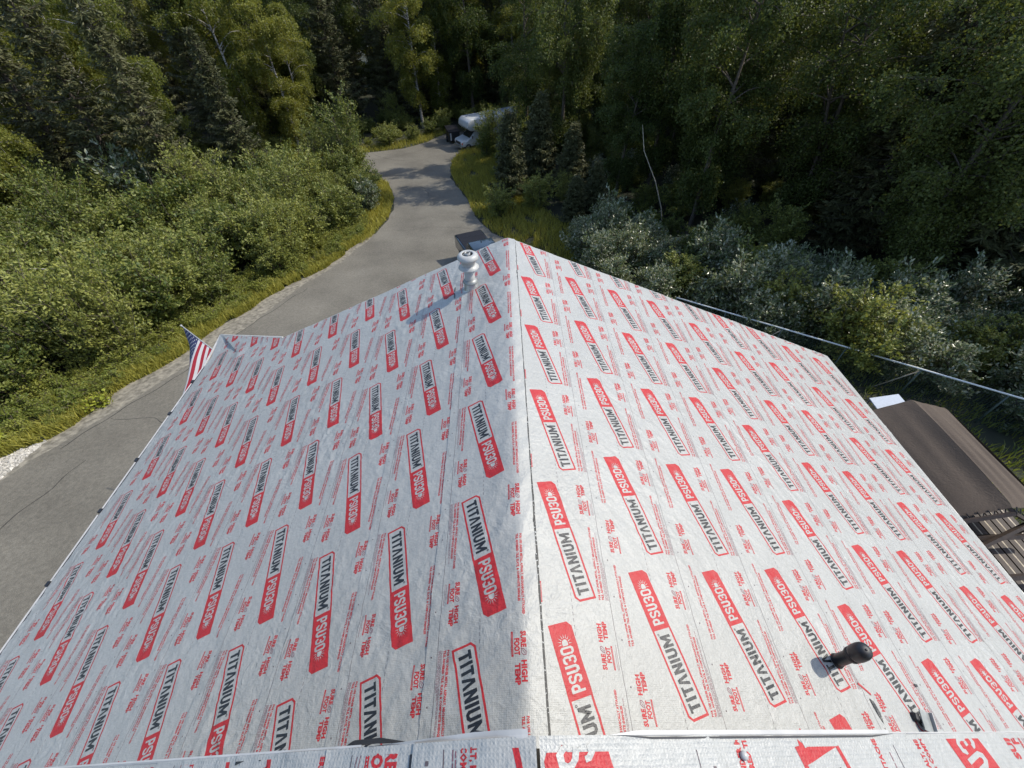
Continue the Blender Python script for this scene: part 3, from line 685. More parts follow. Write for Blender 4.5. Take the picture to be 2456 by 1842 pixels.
P('cap_ring', [(0.11, 0.455), (0.118, 0.475), (0.112, 0.495), (0.13, 0.52), (0.158, 0.545), (0.172, 0.565), (0.172, 0.585), (0.155, 0.612), (0.13, 0.628), (0.098, 0.634), (0.086, 0.628), (0.082, 0.60), (0.0, 0.60)], M_WHITE)
P('dark_opening', [(0.083, 0.626), (0.078, 0.604), (0.0, 0.604)], M_BLACK)
P('inner_pipe', [(0.043, 0.60), (0.044, 0.645), (0.036, 0.646), (0.034, 0.612), (0.0, 0.612)], M_WHITE)
for a in range(4):
    bm = bmesh.new(); box(bm, (0.062*math.cos(a*1.57+.6), 0.062*math.sin(a*1.57+.6), 0.622), (0.012, 0.012, 0.04)); part('spacer', bm, M_WHITE, t)
bm = bmesh.new(); lathe(bm, [(0.036, 0.635), (0.02, 0.63), (0.0, 0.63)], 20); part('flue_hole', bm, M_BLACK, t, True)

s_ = 3.09; pb_ = main.pos(np.array([s_]), np.array([0.69]), np.array([0.0]), 1)[0]
t = empty('plumbing_vent', Vector(pb_)+Vector((0, 0, -0.05)), 'black plumbing vent pipe with a domed cap rising through the right slope', 'vent'); t.scale = (0.88, 0.88, 0.95)
P('boot', [(0.085, 0.0), (0.068, 0.07), (0.062, 0.10), (0.058, 0.11)], M_BLACKR)
P('pipe', [(0.057, 0.0), (0.057, 0.40)], M_BLACK)
P('collar', [(0.060, 0.31), (0.074, 0.315), (0.076, 0.36), (0.064, 0.366), (0.066, 0.375), (0.072, 0.38)], M_BLACKR)
P('domed_cap', [(0.070, 0.375), (0.078, 0.38), (0.081, 0.40), (0.080, 0.47), (0.073, 0.505), (0.054, 0.528), (0.026, 0.538), (0.0, 0.54)], M_BLACK)
P('cap_nipple', [(0.010, 0.535), (0.010, 0.545), (0.006, 0.547), (0.0, 0.547)], M_BLACKR)

pb_ = Vector(main.pos(np.array([3.80]), np.array([0.27]), np.array([0.012]), 1)[0])
t = empty('roof_bracket', pb_, 'small bent metal bracket lying at the near edge of the right slope', 'bracket', rz=R(-18))
rot = Matrix.Rotation(PHI, 4, 'Y')
bm = bmesh.new(); box(bm, (0.02, 0, 0.045), (0.10, 0.15, 0.008), rot); part('plate', bm, M_GREYM, t)
bm = bmesh.new(); box(bm, (0.075, 0, 0.01), (0.01, 0.16, 0.08), rot, 0.003); part('flange', bm, M_WHITE, t)
bm = bmesh.new(); box(bm, (-0.055, 0.01, 0.03), (0.05, 0.06, 0.06), rot, 0.012); part('rubber_foot', bm, M_BLACKR, t)

def scrap(name, side, s, y, pts, mat, label, h=0.008):
    base = Vector(main.pos(np.array([s]), np.array([y]), np.array([0.0]), side)[0]); bm = bmesh.new()
    top = []
    for ds, dy in pts:
        hh = float(wrinkle(np.array([s+ds]), np.array([y+dy]), side)[0])+h
        top.append(Vector(main.pos(np.array([s+ds]), np.array([y+dy]), np.array([hh]), side)[0])-base)
    a = [bm.verts.new(v) for v in top]; b_ = [bm.verts.new(v-Vector((0, 0, 0.002))) for v in top]
    bm.faces.new(a); bm.faces.new(b_[::-1]); n_ = len(a)
    for i in range(n_): bm.faces.new((a[i], b_[i], b_[(i+1) % n_], a[(i+1) % n_]))
    o = link(name, bm_mesh(name, bm, mat), None, base); tag(o, label, 'scrap'); return o
scrap('membrane_scrap', 1, 3.27, 0.42, [(0, 0), (.03, -.02), (.05, -.10), (.03, -.17), (.012, -.1)], M_BLK, 'torn black strip of membrane on the right slope below the black vent', 0.009)
scrap('membrane_scrap', 1, 3.21, 0.52, [(0, 0), (.10, -.08), (.105, -.065), (.01, .015)], M_RED, 'thin red sliver of membrane just below the black vent pipe', 0.009)
scrap('shingle_chip', 1, 4.02, 0.52, [(0, 0), (.035, 0), (.04, .02), (.0, .025)], M_BLACK, 'small black chip lying on the right slope above the metal bracket', 0.012)
scrap('membrane_flap', -1, 0.92, 5.35, [(0, 0), (.012, .05), (.016, .3), (.0, .32), (-.006, .05)], M_EDGE_SHADE, 'dark lifted seam of membrane beside the white flue vent', 0.012)

# flag on a pole at the left eave
tip = Vector((-8.37, 8.59, ZC-6.37)); pbase = Vector((-6.15, 7.28, ZC-7.60))
t = empty('flag', pbase, 'striped red white and blue national flag on a white pole below the left eave', 'flag')
pd = (tip-pbase); bm = bmesh.new(); tube(bm, [Vector((0, 0, 0)), pd], 0.014, 10); part('pole', bm, M_WHITE, t, True)
bm = bmesh.new(); bmesh.ops.create_uvsphere(bm, u_segments=12, v_segments=8, radius=0.026, matrix=Matrix.Translation(pd)); part('finial', bm, M_WHITE, t, True)
bm = bmesh.new(); box(bm, (0, 0, 0), (0.06, 0.08, 0.16), None, 0.01); part('bracket', bm, M_GALV, t)
M_FR = simple('flag_red', (0.25, 0.007, 0.018), 0.7, var=0.1); M_FW = simple('flag_white', (0.44, 0.43, 0.42), 0.7, var=0.05); M_FB = simple('flag_blue', (0.018, 0.022, 0.085), 0.7, var=0.1)
HOI, FLY = 0.92, 1.60; NH, NF = 26, 40
pdn = pd.normalized()
def flagpt(a, f):      # a along the hoist from the tip, f along the fly: hangs at the tip, swings out further down the pole
    D = Vector((-0.05, -0.42, -0.90)).lerp(Vector((-0.16, -0.86, -0.48)), min(1, a*1.7)).normalized()
    p_ = pd-pdn*(0.06+a*HOI)+D*f*FLY
    wv = 0.05*math.sin(a*7+f*5)*min(1, f*2.5)+0.025*math.sin(a*15+f*3+1)*min(1, f*2)
    return p_+Vector((0.45, 0.15, -0.3))*wv
V = [flagpt(i/NH, j/NF) for i in range(NH+1) for j in range(NF+1)]; F_, mi = [], []
for i in range(NH):
    for j in range(NF):
        F_.append((i*(NF+1)+j, (i+1)*(NF+1)+j, (i+1)*(NF+1)+j+1, i*(NF+1)+j+1)); st = i//2
        mi.append(2 if (st < 7 and j < NF*0.4) else (0 if st % 2 == 0 else 1))
cloth = link('cloth', mesh_np('cloth', np.array(V), np.array(F_), [M_FR, M_FW, M_FB], mi), t)
V, F_ = [], []
for r_ in range(9):
    for c_ in range(6 if r_ % 2 == 0 else 5):
        a = (r_+1)/10*7/13; f = ((2*c_+1 if r_ % 2 == 0 else 2*c_+2))/12*0.4
        for sg in (1, -1):
            b0 = len(V); ring = []
            for k in range(10):
                rr = 0.027 if k % 2 == 0 else 0.011; an = k*math.pi/5
                ring.append(flagpt(a+rr*math.cos(an)/HOI, f+rr*math.sin(an)/FLY))
            cpt = flagpt(a, f); nrm = (ring[0]-cpt).cross(ring[3]-cpt).normalized()*0.003*sg
            V += [v+nrm for v in ring]+[cpt+nrm]
            F_ += [(b0+k, b0+(k+1) % 10, b0+10) for k in range(10)]
link('stars', mesh_np('stars', np.array(V), np.array(F_), M_FW, smooth=False), cloth)

# ------------------------------------------------------------------ vehicles
M_PDARK = simple('dark_blue_paint', (0.028, 0.045, 0.065), 0.22, 0.3, 0.5, 0.06, 3, coat=0.6)
M_PWHITE = simple('white_gelcoat', (0.46, 0.47, 0.47), 0.3, 0, 0.5, 0.05, 3, coat=0.3)
M_GLASS = simple('tinted_glass', (0.012, 0.016, 0.018), 0.06, 0, 0.6, 0.05)
M_TONN = simple('vinyl_cover', (0.012, 0.012, 0.015), 0.6, 0, 0.25, bmp=0.1)
M_CHROME = simple('chrome', (0.6, 0.6, 0.6), 0.2, 0.9)
M_LAMP = simple('lamp_lens', (0.65, 0.65, 0.62), 0.12)
M_AMBER = simple('amber_lens', (0.5, 0.05, 0.02), 0.2)
def wheel(parent, x, y, r_=0.38, w=0.25):
    bm = bmesh.new(); sgn = 1 if y > 0 else -1
    rings = [(0.62*r_, -w/2), (0.9*r_, -w/2), (r_, -w/2+0.04), (r_, w/2-0.04), (0.9*r_, w/2), (0.62*r_, w/2)]
    lathe(bm, rings, 24)
    for v in bm.verts: v.co = Vector((x+v.co.x, y+v.co.z, r_+v.co.y))
    ty = part('wheel', bm, M_BLACKR, parent, True)
    bm = bmesh.new(); lathe(bm, [(0, 0.02), (0.12*r_, 0.03), (0.2*r_, 0.0), (0.5*r_, -0.03), (0.6*r_, 0.01), (0.64*r_, 0.0)], 20)
    for v in bm.verts: v.co = Vector((x+v.co.x, y+sgn*(w/2-0.03+v.co.z), r_+v.co.y))
    part('rim', bm, M_CHROME, ty, True)
def pickup(loc, rz, label):
    t = empty('pickup_truck', loc, label, 'pickup', rz=rz)          # +x is the front
    ins = lambda z: 1.0 if z < 1.0 else 1-0.05*(z-1.0)
    bm = bmesh.new(); prism(bm, [(-2.85, .50), (-2.88, 1.32), (-0.75, 1.34), (-0.75, 1.18), (1.15, 1.18), (2.62, 1.10), (2.80, .98), (2.84, .45)], -0.97, 0.97, ins, 0.05); part('body', bm, M_PDARK, t, True)
    bm = bmesh.new(); prism(bm, [(-0.72, 1.20), (-0.60, 1.80), (-0.40, 1.90), (0.55, 1.92), (0.78, 1.86), (1.35, 1.20)], -0.93, 0.93, lambda z: 1 if z < 1.25 else 1-0.26*(z-1.25), 0.05); part('cab', bm, M_PDARK, t, True)
    for sgn in (-1, 1):
        for xa, xb, xc, xd in ((-0.55, -0.47, 0.17, 0.17), (0.25, 0.25, 0.62, 1.10)):
            bm = bmesh.new(); q_ = [(xa, 1.27), (xb, 1.76), (xc, 1.79), (xd, 1.27)]
            f = [bm.verts.new((x, sgn*(0.955*(1 if z < 1.25 else 1-0.26*(z-1.25))), z)) for x, z in q_]; bm.faces.new(f)
            r_ = bmesh.ops.extrude_face_region(bm, geom=bm.faces[:]); bmesh.ops.translate(bm, verts=[v for v in r_['geom'] if isinstance(v, bmesh.types.BMVert)], vec=(0, sgn*0.006, 0))
            part('side_window', bm, M_GLASS, t)
        bm = bmesh.new(); box(bm, (0.95, sgn*1.05, 1.30), (0.10, 0.20, 0.16), None, 0.02); part('mirror', bm, M_BLACK, t)
        bm = bmesh.new(); box(bm, (0.15, sgn*0.985, 1.08), (0.18, 0.03, 0.03), None, 0.008); part('door_handle', bm, M_PDARK, t)
        bm = bmesh.new(); box(bm, (-2.86, sgn*0.86, 1.05), (0.06, 0.16, 0.40), None, 0.02); part('tail_light', bm, M_AMBER, t)
        bm = bmesh.new(); box(bm, (2.76, sgn*0.74, 0.88), (0.10, 0.34, 0.18), None, 0.03); part('headlight', bm, M_LAMP, t)
    bm = bmesh.new(); f = [bm.verts.new(v) for v in ((0.83, -0.70, 1.845), (0.83, 0.70, 1.845), (1.36, 0.83, 1.24), (1.36, -0.83, 1.24))]; bm.faces.new(f); part('windscreen', bm, M_GLASS, t)
    bm = bmesh.new(); box(bm, (-1.80, 0, 1.345), (2.0, 1.72, 0.05), None, 0.015); tn = part('bed_cover', bm, M_TONN, t)
    for x in (-1.45, -2.15):
        bm = bmesh.new(); box(bm, (x, 0, 1.374), (0.025, 1.66, 0.012)); part('cover_seam', bm, M_BLACK, tn)
    bm = bmesh.new(); box(bm, (-0.15, 0.0, 1.945), (0.16, 0.05, 0.06), None, 0.015, (0.5, 0.6)); part('roof_antenna', bm, M_BLACK, t)
    bm = bmesh.new(); box(bm, (2.86, 0, 0.56), (0.14, 1.9, 0.22), None, 0.04); part('bumper', bm, M_CHROME, t)
    bm = bmesh.new(); box(bm, (2.82, 0, 0.86), (0.05, 1.1, 0.26), None, 0.02); part('grille', bm, M_BLACK, t)
    for x in (-1.75, 1.85):
        for y in (-0.86, 0.86): wheel(t, x, y)
    return t
pickup((-1.45, 23.75, G(-1.45, 23.75)+0.02), math.atan2(-0.93, 0.37), 'dark blue pickup with black bed cover parked behind the far roof peak')
# motorhome
hd = math.atan2(-0.5, -0.866)
t = empty('motorhome', (-1.6, 56.15, G(-1.6, 56.15)+0.02), 'white motorhome with cab-over nose half hidden behind the spruces', 'motorhome', rz=hd)
bm = bmesh.new(); prism(bm, [(4.05, .55), (4.10, 1.02), (3.95, 1.16), (3.0, 1.32), (2.2, 2.0), (1.6, 2.0), (1.6, .5)], -0.98, 0.98, lambda z: 1 if z < .8 else 1-0.10*(z-.8), 0.05); part('cab', bm, M_PWHITE, t, True)
bm = bmesh.new(); prism(bm, [(1.7, .55), (1.7, 2.02), (2.9, 2.06), (3.35, 2.45), (3.22, 2.95), (2.85, 3.22), (-5.6, 3.25), (-5.75, 3.1), (-5.75, .55)], -1.22, 1.22, None, 0.10); part('body', bm, M_PWHITE, t, True)
bm = bmesh.new(); f = [bm.verts.new(v) for v in ((2.28, -0.78, 1.96), (2.28, 0.78, 1.96), (3.02, 0.90, 1.36), (3.02, -0.90, 1.36))]; bm.faces.new(f); part('windscreen', bm, M_GLASS, t)
bm = bmesh.new(); box(bm, (4.10, 0, 0.88), (0.06, 1.3, 0.26), None, 0.02); part('grille', bm, M_BLACK, t)
bm = bmesh.new(); box(bm, (4.18, 0, 0.56), (0.16, 1.98, 0.20), None, 0.04); part('bumper', bm, M_CHROME, t)
for sgn in (-1, 1):
    bm = bmesh.new(); box(bm, (4.09, sgn*0.76, 0.90), (0.08, 0.22, 0.20), None, 0.02); part('headlight', bm, M_LAMP, t)
    bm = bmesh.new(); box(bm, (4.05, sgn*0.92, 0.90), (0.10, 0.10, 0.20), None, 0.02); part('turn_signal', bm, M_AMBER, t)
    bm = bmesh.new(); box(bm, (2.75, sgn*1.12, 1.45), (0.08, 0.16, 0.28), None, 0.02); part('mirror', bm, M_BLACK, t)
    for x in (-4.2, -2.2, 0.2):
        bm = bmesh.new(); box(bm, (x, sgn*1.225, 2.3), (1.1, 0.03, 0.6), None, 0.01); part('side_window', bm, M_GLASS, t)
    bm = bmesh.new(); box(bm, (-2, sgn*1.224, 1.35), (7.2, 0.012, 0.14)); part('side_stripe', bm, M_GREYM, t)
bm = bmesh.new(); box(bm, (3.36, 0.15, 2.42), (0.02, 1.0, 0.10), Matrix.Rotation(-0.15, 4, 'Y')); part('nose_emblem', bm, M_GREYM, t)
for x in (-3.4, -0.6):
    bm = bmesh.new(); box(bm, (x, 0, 3.33), (0.9, 0.7, 0.2), None, 0.05); part('roof_unit', bm, M_PWHITE, t)
for x in (-3.2, 3.3):
    for y in (-0.88, 0.88): wheel(t, x, y, 0.40)
t = empty('covered_trailer', (-6.15, 58.3, G(-6.15, 58.3)+0.02), 'dark box shaped trailer with flat black top beside the white motorhome', 'trailer', rz=R(104))
bm = bmesh.new(); box(bm, (0, 0, 0.85), (2.9, 1.35, 0.95), None, 0.03); part('body', bm, M_BLACK, t)
bm = bmesh.new(); box(bm, (0, 0, 1.37), (3.0, 1.45, 0.07), None, 0.02); part('lid', bm, M_TONN, t)
bm = bmesh.new(); box(bm, (-1.46, 0.45, 0.85), (0.03, 0.16, 0.8)); part('pale_panel', bm, M_WHITE, t)
bm = bmesh.new(); tube(bm, [(1.4, 0, 0.45), (2.4, 0, 0.45)], 0.04, 8); part('tongue', bm, M_GREYM, t)
for y in (-0.75, 0.75): wheel(t, 0, y, 0.32, 0.2)

# ------------------------------------------------------------------ right-hand yard: deck, gazebo, white sheet, fence
M_CANVAS = fabric_mat('brown_canvas', (0.085, 0.066, 0.052), 0.2, 0.85)
M_DARKW = simple('dark_stained_wood', (0.035, 0.022, 0.016), 0.7, var=0.35, scale=9, bmp=0.2)
M_PALEW = simple('pale_wood_sun_strip', (0.42, 0.36, 0.27), 0.8, var=0.3, scale=9)  # pale wood; on the deck its colour stands for sunlit strips
DK = 1.55
deck = empty('deck', (10.2, 3.0, G(10.2, 3)), 'dark stained slatted deck beside the right eave', 'deck')
def dpart(name, bm, mat): o = link(name, bm_mesh(name, bm, mat)); o.parent = deck; o.matrix_parent_inverse = Matrix.Translation(-Vector(deck.location)); return o
for k in range(34):
    x = 7.2+k*0.17; bm = bmesh.new(); box(bm, (x, 2.6, DK-0.02), (0.13, 5.8, 0.035)); dpart('board', bm, M_DARKW)
    if k % 2 == 1: bm = bmesh.new(); box(bm, (x+0.086, 2.6+(k % 3)*0.2, DK-0.03), (0.035, 5.2, 0.05)); dpart('sunlit_strip', bm, M_PALEW)  # pale strips paint the sunlight falling between shadows on the boards
bm = bmesh.new(); box(bm, (10.1, 2.6, DK-0.12), (6.0, 5.6, 0.12)); dpart('frame', bm, M_DARKW)
for x in (7.4, 12.8):
    for y in (0.2, 5.2):
        bm = bmesh.new(); box(bm, (x, y, (DK+G(x, y))/2-0.3), (0.14, 0.14, DK-G(x, y)+0.6)); dpart('post', bm, M_DARKW)
# gazebo canopy: ridge line along y, two slopes
gx, gy0, gy1, gzr = 11.35, 4.15, 7.45, ZC-8.95
gz0 = empty('gazebo', (gx-0.3, 5.8, DK), 'brown fabric gazebo canopy on dark posts beyond the right eave', 'gazebo')
def gpart(name, me): o = link(name, me); o.parent = gz0; o.matrix_parent_inverse = Matrix.Translation(-Vector(gz0.location)); return o
def canopy(xa, za, xb, zb, y0a, y1a, y0b, y1b, sag, seed):
    n1, n2 = 26, 30; V = []
    for i in range(n1+1):
        t = i/n1
        for j in range(n2+1):
            q_ = j/n2; x = xa+(xb-xa)*t; y = (y0a+(y0b-y0a)*t)*(1-q_)+(y1a+(y1b-y1a)*t)*q_
            z = za+(zb-za)*t-sag*math.sin(math.pi*min(1, t))*(0.6+0.4*math.sin(math.pi*q_))
            z += 0.030*float(pnoise(t*5+seed, q_*1.0, 51))+0.06*float(1-abs(pnoise(t*3.4+seed, q_*0.2+3, 52))*3.2)*math.sin(math.pi*q_)**0.6
            if j == 0 or j == n2: z -= 0.03
            V.append((x, y, z))
    F_ = [(i*(n2+1)+j, (i+1)*(n2+1)+j, (i+1)*(n2+1)+j+1, i*(n2+1)+j+1) for i in range(n1) for j in range(n2)]
    me = mesh_np('canopy_panel', np.array(V), np.array(F_), M_CANVAS); o = gpart('canopy_panel', me); return o
canopy(gx, gzr, gx-2.3, gzr-0.75, gy0, gy1, gy0-0.05, gy1-0.05, 0.16, 1)
canopy(gx+0.01, gzr, gx+1.0, gzr-0.22, gy0, gy1, gy0+0.1, gy1-0.15, 0.02, 9)
canopy(gx+1.01, gzr-0.23, gx+1.4, gzr-0.75, gy0+0.1, gy1-0.15, gy0+0.15, gy1-0.5, 0.02, 15)
def beam(nm, a, b_, w=0.09): bm = bmesh.new(); tube(bm, [a, b_], w/2*1.2, 4); gpart(nm, bm_mesh(nm, bm, M_DARKW))
beam('ridge_beam', (gx, gy0-0.1, gzr-0.08), (gx, gy1+0.05, gzr-0.08)); beam('end_rafter', (gx, gy0-0.12, gzr-0.07), (gx-2.3, gy0-0.15, gzr-0.80)); beam('end_rafter', (gx, gy0-0.12, gzr-0.07), (gx+1.35, gy0, gzr-0.98))
beam('tie_beam', (gx-2.3, gy0-0.3, gzr-0.85), (gx+1.4, gy0-0.3, gzr-0.98), 0.12); beam('brace', (gx-1.6, gy0-0.9, gzr-0.95), (gx+0.9, gy0-0.1, gzr-0.75), 0.11); beam('tie_beam', (gx-2.3, gy0-1.3, gzr-0.95), (gx+1.8, gy0-1.1, gzr-1.0), 0.12)
for x, y in ((gx-2.2, gy0-0.1), (gx+1.3, gy0), (gx-2.2, gy1-0.1), (gx+1.3, gy1-0.5), (gx+1.7, gy0-1.1), (gx-2.2, gy0-1.3)): beam('post', (x, y, DK-0.8), (x, y, gzr-0.85), 0.12)
for k in range(16):
    x = gx-2.0+k*0.2; a = max(0, min(1, (gx-x)/2.3)); z = gzr-0.05-0.75*a if x < gx else gzr-0.05-(x-gx)*0.6
    bm = bmesh.new(); tube(bm, [(x, gy0+0.03, z), (x+0.06, gy0-0.07, z-0.06), (x+0.12, gy0-0.07, z-0.06), (x+0.17, gy0+0.03, z-0.01)], 0.012, 5); gpart('lacing_loop', bm_mesh('lacing_loop', bm, M_BLACK))
# white sheet
M_SHEET = simple('white_sheet', (0.40, 0.44, 0.50), 0.45, var=0.06)
bm = bmesh.new(); c = [Vector((x, y, ZC-8.59-0.13*y)) for x, y in ((11.01, 8.13), (12.01, 8.27), (11.90, 7.70), (10.90, 7.62))]
cen = sum(c, Vector())/4; a = [bm.verts.new(v-cen) for v in c]; b_ = [bm.verts.new(v-cen-Vector((0, 0, 0.03))) for v in c]
bm.faces.new(a); bm.faces.new(b_[::-1])
for i in range(4): bm.faces.new((a[i], b_[i], b_[(i+1) % 4], a[(i+1) % 4]))
t = empty('tabletop_panel', cen, 'flat white panel standing beyond the far end of the gazebo canopy', 'panel')
part('sheet', bm, M_SHEET, t)
for v in c:
    bm = bmesh.new(); q_ = (v-cen)*0.9; tube(bm, [(q_.x, q_.y, q_.z-0.03), (q_.x, q_.y, G(v.x, v.y)-cen.z)], 0.025, 6); part('leg', bm, M_GREYM, t)
# dark covered thing by the deck
t = empty('covered_grill', (9.15, 1.75, DK), 'bulky dark blue covered shape at the right edge beside the deck', 'cover')
bm = bmesh.new(); box(bm, (0, 0, 0.55), (0.9, 0.6, 1.1), None, 0.12, (0.85, 0.8)); 
M_COVER = simple('dark_blue_cover', (0.018, 0.024, 0.035), 0.55, var=0.3, scale=4, bmp=0.4); part('cover', bm, M_COVER, t, True)
bm = bmesh.new(); box(bm, (-0.45, 0.38, 1.0), (0.26, 0.14, 0.16), None, 0.05); part('black_strap', bm, M_BLACKR, t, True)
bm = bmesh.new(); lathe(bm, [(0.30, 0.0), (0.32, 0.3), (0.28, 0.42), (0.0, 0.46)], 20, (-0.1, -0.95, 0.75)); part('grey_lid', bm, M_GREYM, t, True)
# fence: top rail, posts, braces, mesh
fa, fb = Vector((8.2, 16.6)), Vector((18.6, 7.35))
FZ = lambda p_: 0.45+0*p_.x     # height of rail above the ground plane set per point
fen = empty('mesh_fence', (fa.x, fa.y, G(fa.x, fa.y)), 'green wire mesh fence with a white top rail right of the house', 'fence')
def fpart(nm, me): o = link(nm, me); o.parent = fen; o.matrix_parent_inverse = Matrix.Translation(-Vector(fen.location)); return o
M_WIRE = simple('green_wire', (0.06, 0.085, 0.07), 0.5)
def fp(t, h):
    p_ = fa.lerp(fb, t); return Vector((p_.x, p_.y, G(p_.x, p_.y)+h))
FH = 1.5
bm = bmesh.new(); tube(bm, [fp(k/12, FH) for k in range(13)], 0.032, 8); fpart('top_rail', bm_mesh('top_rail', bm, simple('rail_paint', (0.66, 0.66, 0.62), 0.4, var=0.05), True))
for k in range(7):
    bm = bmesh.new(); tube(bm, [fp(k/6, -0.3), fp(k/6, FH)], 0.03, 8); fpart('post', bm_mesh('post', bm, M_WIRE, True))
for k in (2, 4):
    bm = bmesh.new(); tube(bm, [fp(k/6, FH*0.95), fp(k/6-0.06, 0.05)], 0.02, 6); fpart('brace', bm_mesh('brace', bm, M_PALEW, True))
V, F_ = [], []
dirx = (fb-fa).normalized(); nw = 0.0038
nvw = 170
for k in range(nvw+1):
    t = k/nvw; b0 = len(V)
    for h in (0.02, FH):
        p_ = fp(t, h); V += [(p_.x-dirx.x*nw, p_.y-dirx.y*nw, p_.z), (p_.x+dirx.x*nw, p_.y+dirx.y*nw, p_.z)]
    F_.append((b0, b0+1, b0+3, b0+2))
for k in range(19):
    h = 0.02+k*(FH-0.04)/18
    for q_ in range(12):
        b0 = len(V)
        for tt in (q_/12, (q_+1)/12):
            p_ = fp(tt, h); V += [(p_.x, p_.y, p_.z-nw), (p_.x, p_.y, p_.z+nw)]
        F_.append((b0, b0+2, b0+3, b0+1))
o = fpart('wire_mesh', mesh_np('wire_mesh', np.array(V), np.array(F_), M_WIRE, smooth=False)); o['kind'] = 'stuff'

# ------------------------------------------------------------------ vegetation
def leaves(P, size, dirs=None, aspect=0.55, flat=0.0, r=rng):
    """rhombic leaf faces at points P"""
    n_ = len(P); d = r.normal(size=(n_, 3)) if dirs is None else dirs+0.35*r.normal(size=(n_, 3))
    d /= np.linalg.norm(d, axis=1)[:, None]
    q_ = r.normal(size=(n_, 3)); q_[:, 2] += flat*3
    w = np.cross(d, q_); w /= np.maximum(np.linalg.norm(w, axis=1), 1e-6)[:, None]
    nn_ = np.cross(d, w)
    s = (size*r.uniform(0.65, 1.35, n_))[:, None]
    a = P; b_ = P+d*s*0.5+w*s*aspect*0.5+nn_*s*0.08; c = P+d*s; e = P+d*s*0.45-w*s*aspect*0.5+nn_*s*0.08
    V = np.stack([a, b_, c, e], 1).reshape(-1, 3); F_ = np.arange(n_*4).reshape(-1, 4)
    return V, F_
def tubes_np(segs, n=5):
    """segs: list of (pts(k,3), radii(k))"""
    V, F_ = [], []; base = 0
    for pts, rad in segs:
        pts = np.asarray(pts, float); k = len(pts); d = np.gradient(pts, axis=0); d /= np.maximum(np.linalg.norm(d, axis=1), 1e-9)[:, None]
        ref = np.array([0.3, 0.9, 0.1]); a = np.cross(d, ref); a /= np.maximum(np.linalg.norm(a, axis=1), 1e-9)[:, None]; b_ = np.cross(d, a)
        for t in range(n):
            an = 2*math.pi*t/n; V.append(pts+(a*math.cos(an)+b_*math.sin(an))*np.asarray(rad)[:, None])
        blk = np.arange(k*n).reshape(n, k)
        for t in range(n):
            A, B = blk[t], blk[(t+1) % n]; F_.append(np.stack([A[:-1], B[:-1], B[1:], A[1:]], 1)+base)
        base += k*n
    return np.concatenate(V) if V else np.zeros((0, 3)), np.concatenate(F_)
def fix_tubes(segs, n=5):
    V, F_ = [], []; base = 0
    for s in segs:
        v, f = tubes_np([s], n); V.append(v); F_.append(f+base); base += len(v)
    return np.concatenate(V), np.concatenate(F_)
def birch_proto(seed, H, CR, leafm, bark, nl=20000, lean=0.0, base=0.13, lsize=0.19, twin=False):
    nl = int(nl*1.45); CR = CR*1.18
    r = np.random.default_rng(seed); segs = []; tw = []
    stems = 2 if twin else 1
    for st in range(stems):
        z = np.linspace(0, H*(1-0.12*st), 12); off = r.normal(0, 0.10, (12, 2)).cumsum(0)*0.6
        if st: off[:, 0] += 0.09*z
        off[:, 0] += lean*z*z/H; off -= off[0]
        tp = np.c_[off, z]; tp[0, 2] = -0.6; segs.append((tp, np.linspace(0.17, 0.02, 12)*H/15))
        nb = 46 if not twin else 30
        for b_ in range(nb):
            t = r.uniform(base, 0.97); zz = t*H*(1-0.12*st); o = np.array([np.interp(zz, tp[:, 2], tp[:, 0]), np.interp(zz, tp[:, 2], tp[:, 1]), zz])
            prof = math.sin(math.pi*min(1, (1-t)/(1-base))**0.62)*0.85+0.25*(1-t)
            an = r.uniform(0, 6.283); Lb = CR*max(0.25, prof)*r.uniform(0.6, 1.12)
            k = np.linspace(0, 1, 6); up_ = r.uniform(0.35, 0.9)
            pts = o+np.c_[np.cos(an)*Lb*k, np.sin(an)*Lb*k, Lb*(up_*k-0.65*up_*k**2.6)]; pts[:, :2] += r.normal(0, 0.08, (6, 2))*k[:, None]
            segs.append((pts, np.linspace(0.05, 0.008, 6)*H/15))
            for q_ in range(8):
                f = r.uniform(0.2, 1.0); c = np.array([np.interp(f, k, pts[:, i]) for i in range(3)])
                ld = r.uniform(0.3, 1.0)*Lb*0.45; a2 = an+r.normal(0, 0.9); dr = r.uniform(0.3, 1.3)
                e = c+np.array([math.cos(a2)*ld, math.sin(a2)*ld, r.uniform(-0.1, 0.25)*ld]); e2 = e+np.array([math.cos(a2)*0.15, math.sin(a2)*0.15, -dr])
                segs.append((np.array([c, e, e2]), np.array([0.012, 0.008, 0.004]))); tw.append((c, e, e2, ld+dr))
    L_ = np.array([t[3] for t in tw]); cnt = r.multinomial(nl, L_/L_.sum()); P_ = []
    for (c, e, e2, _), n_ in zip(tw, cnt):
        f = r.uniform(0, 1, n_)[:, None]; p_ = np.where(f < 0.45, c+(e-c)*f/0.45, e+(e2-e)*(f-0.45)/0.55); P_.append(p_+r.normal(0, 0.19, (n_, 3)))
    P_ = np.concatenate(P_); dirs = np.tile([0, 0, -0.55], (len(P_), 1))+0.8*r.normal(size=P_.shape)
    V, F_ = leaves(P_, lsize, dirs, 0.7, r=r)
    tv, tf = fix_tubes(segs)
    return mesh_np('birch_trunk', tv, tf, bark), mesh_np('birch_crown', V, F_, leafm, smooth=False)
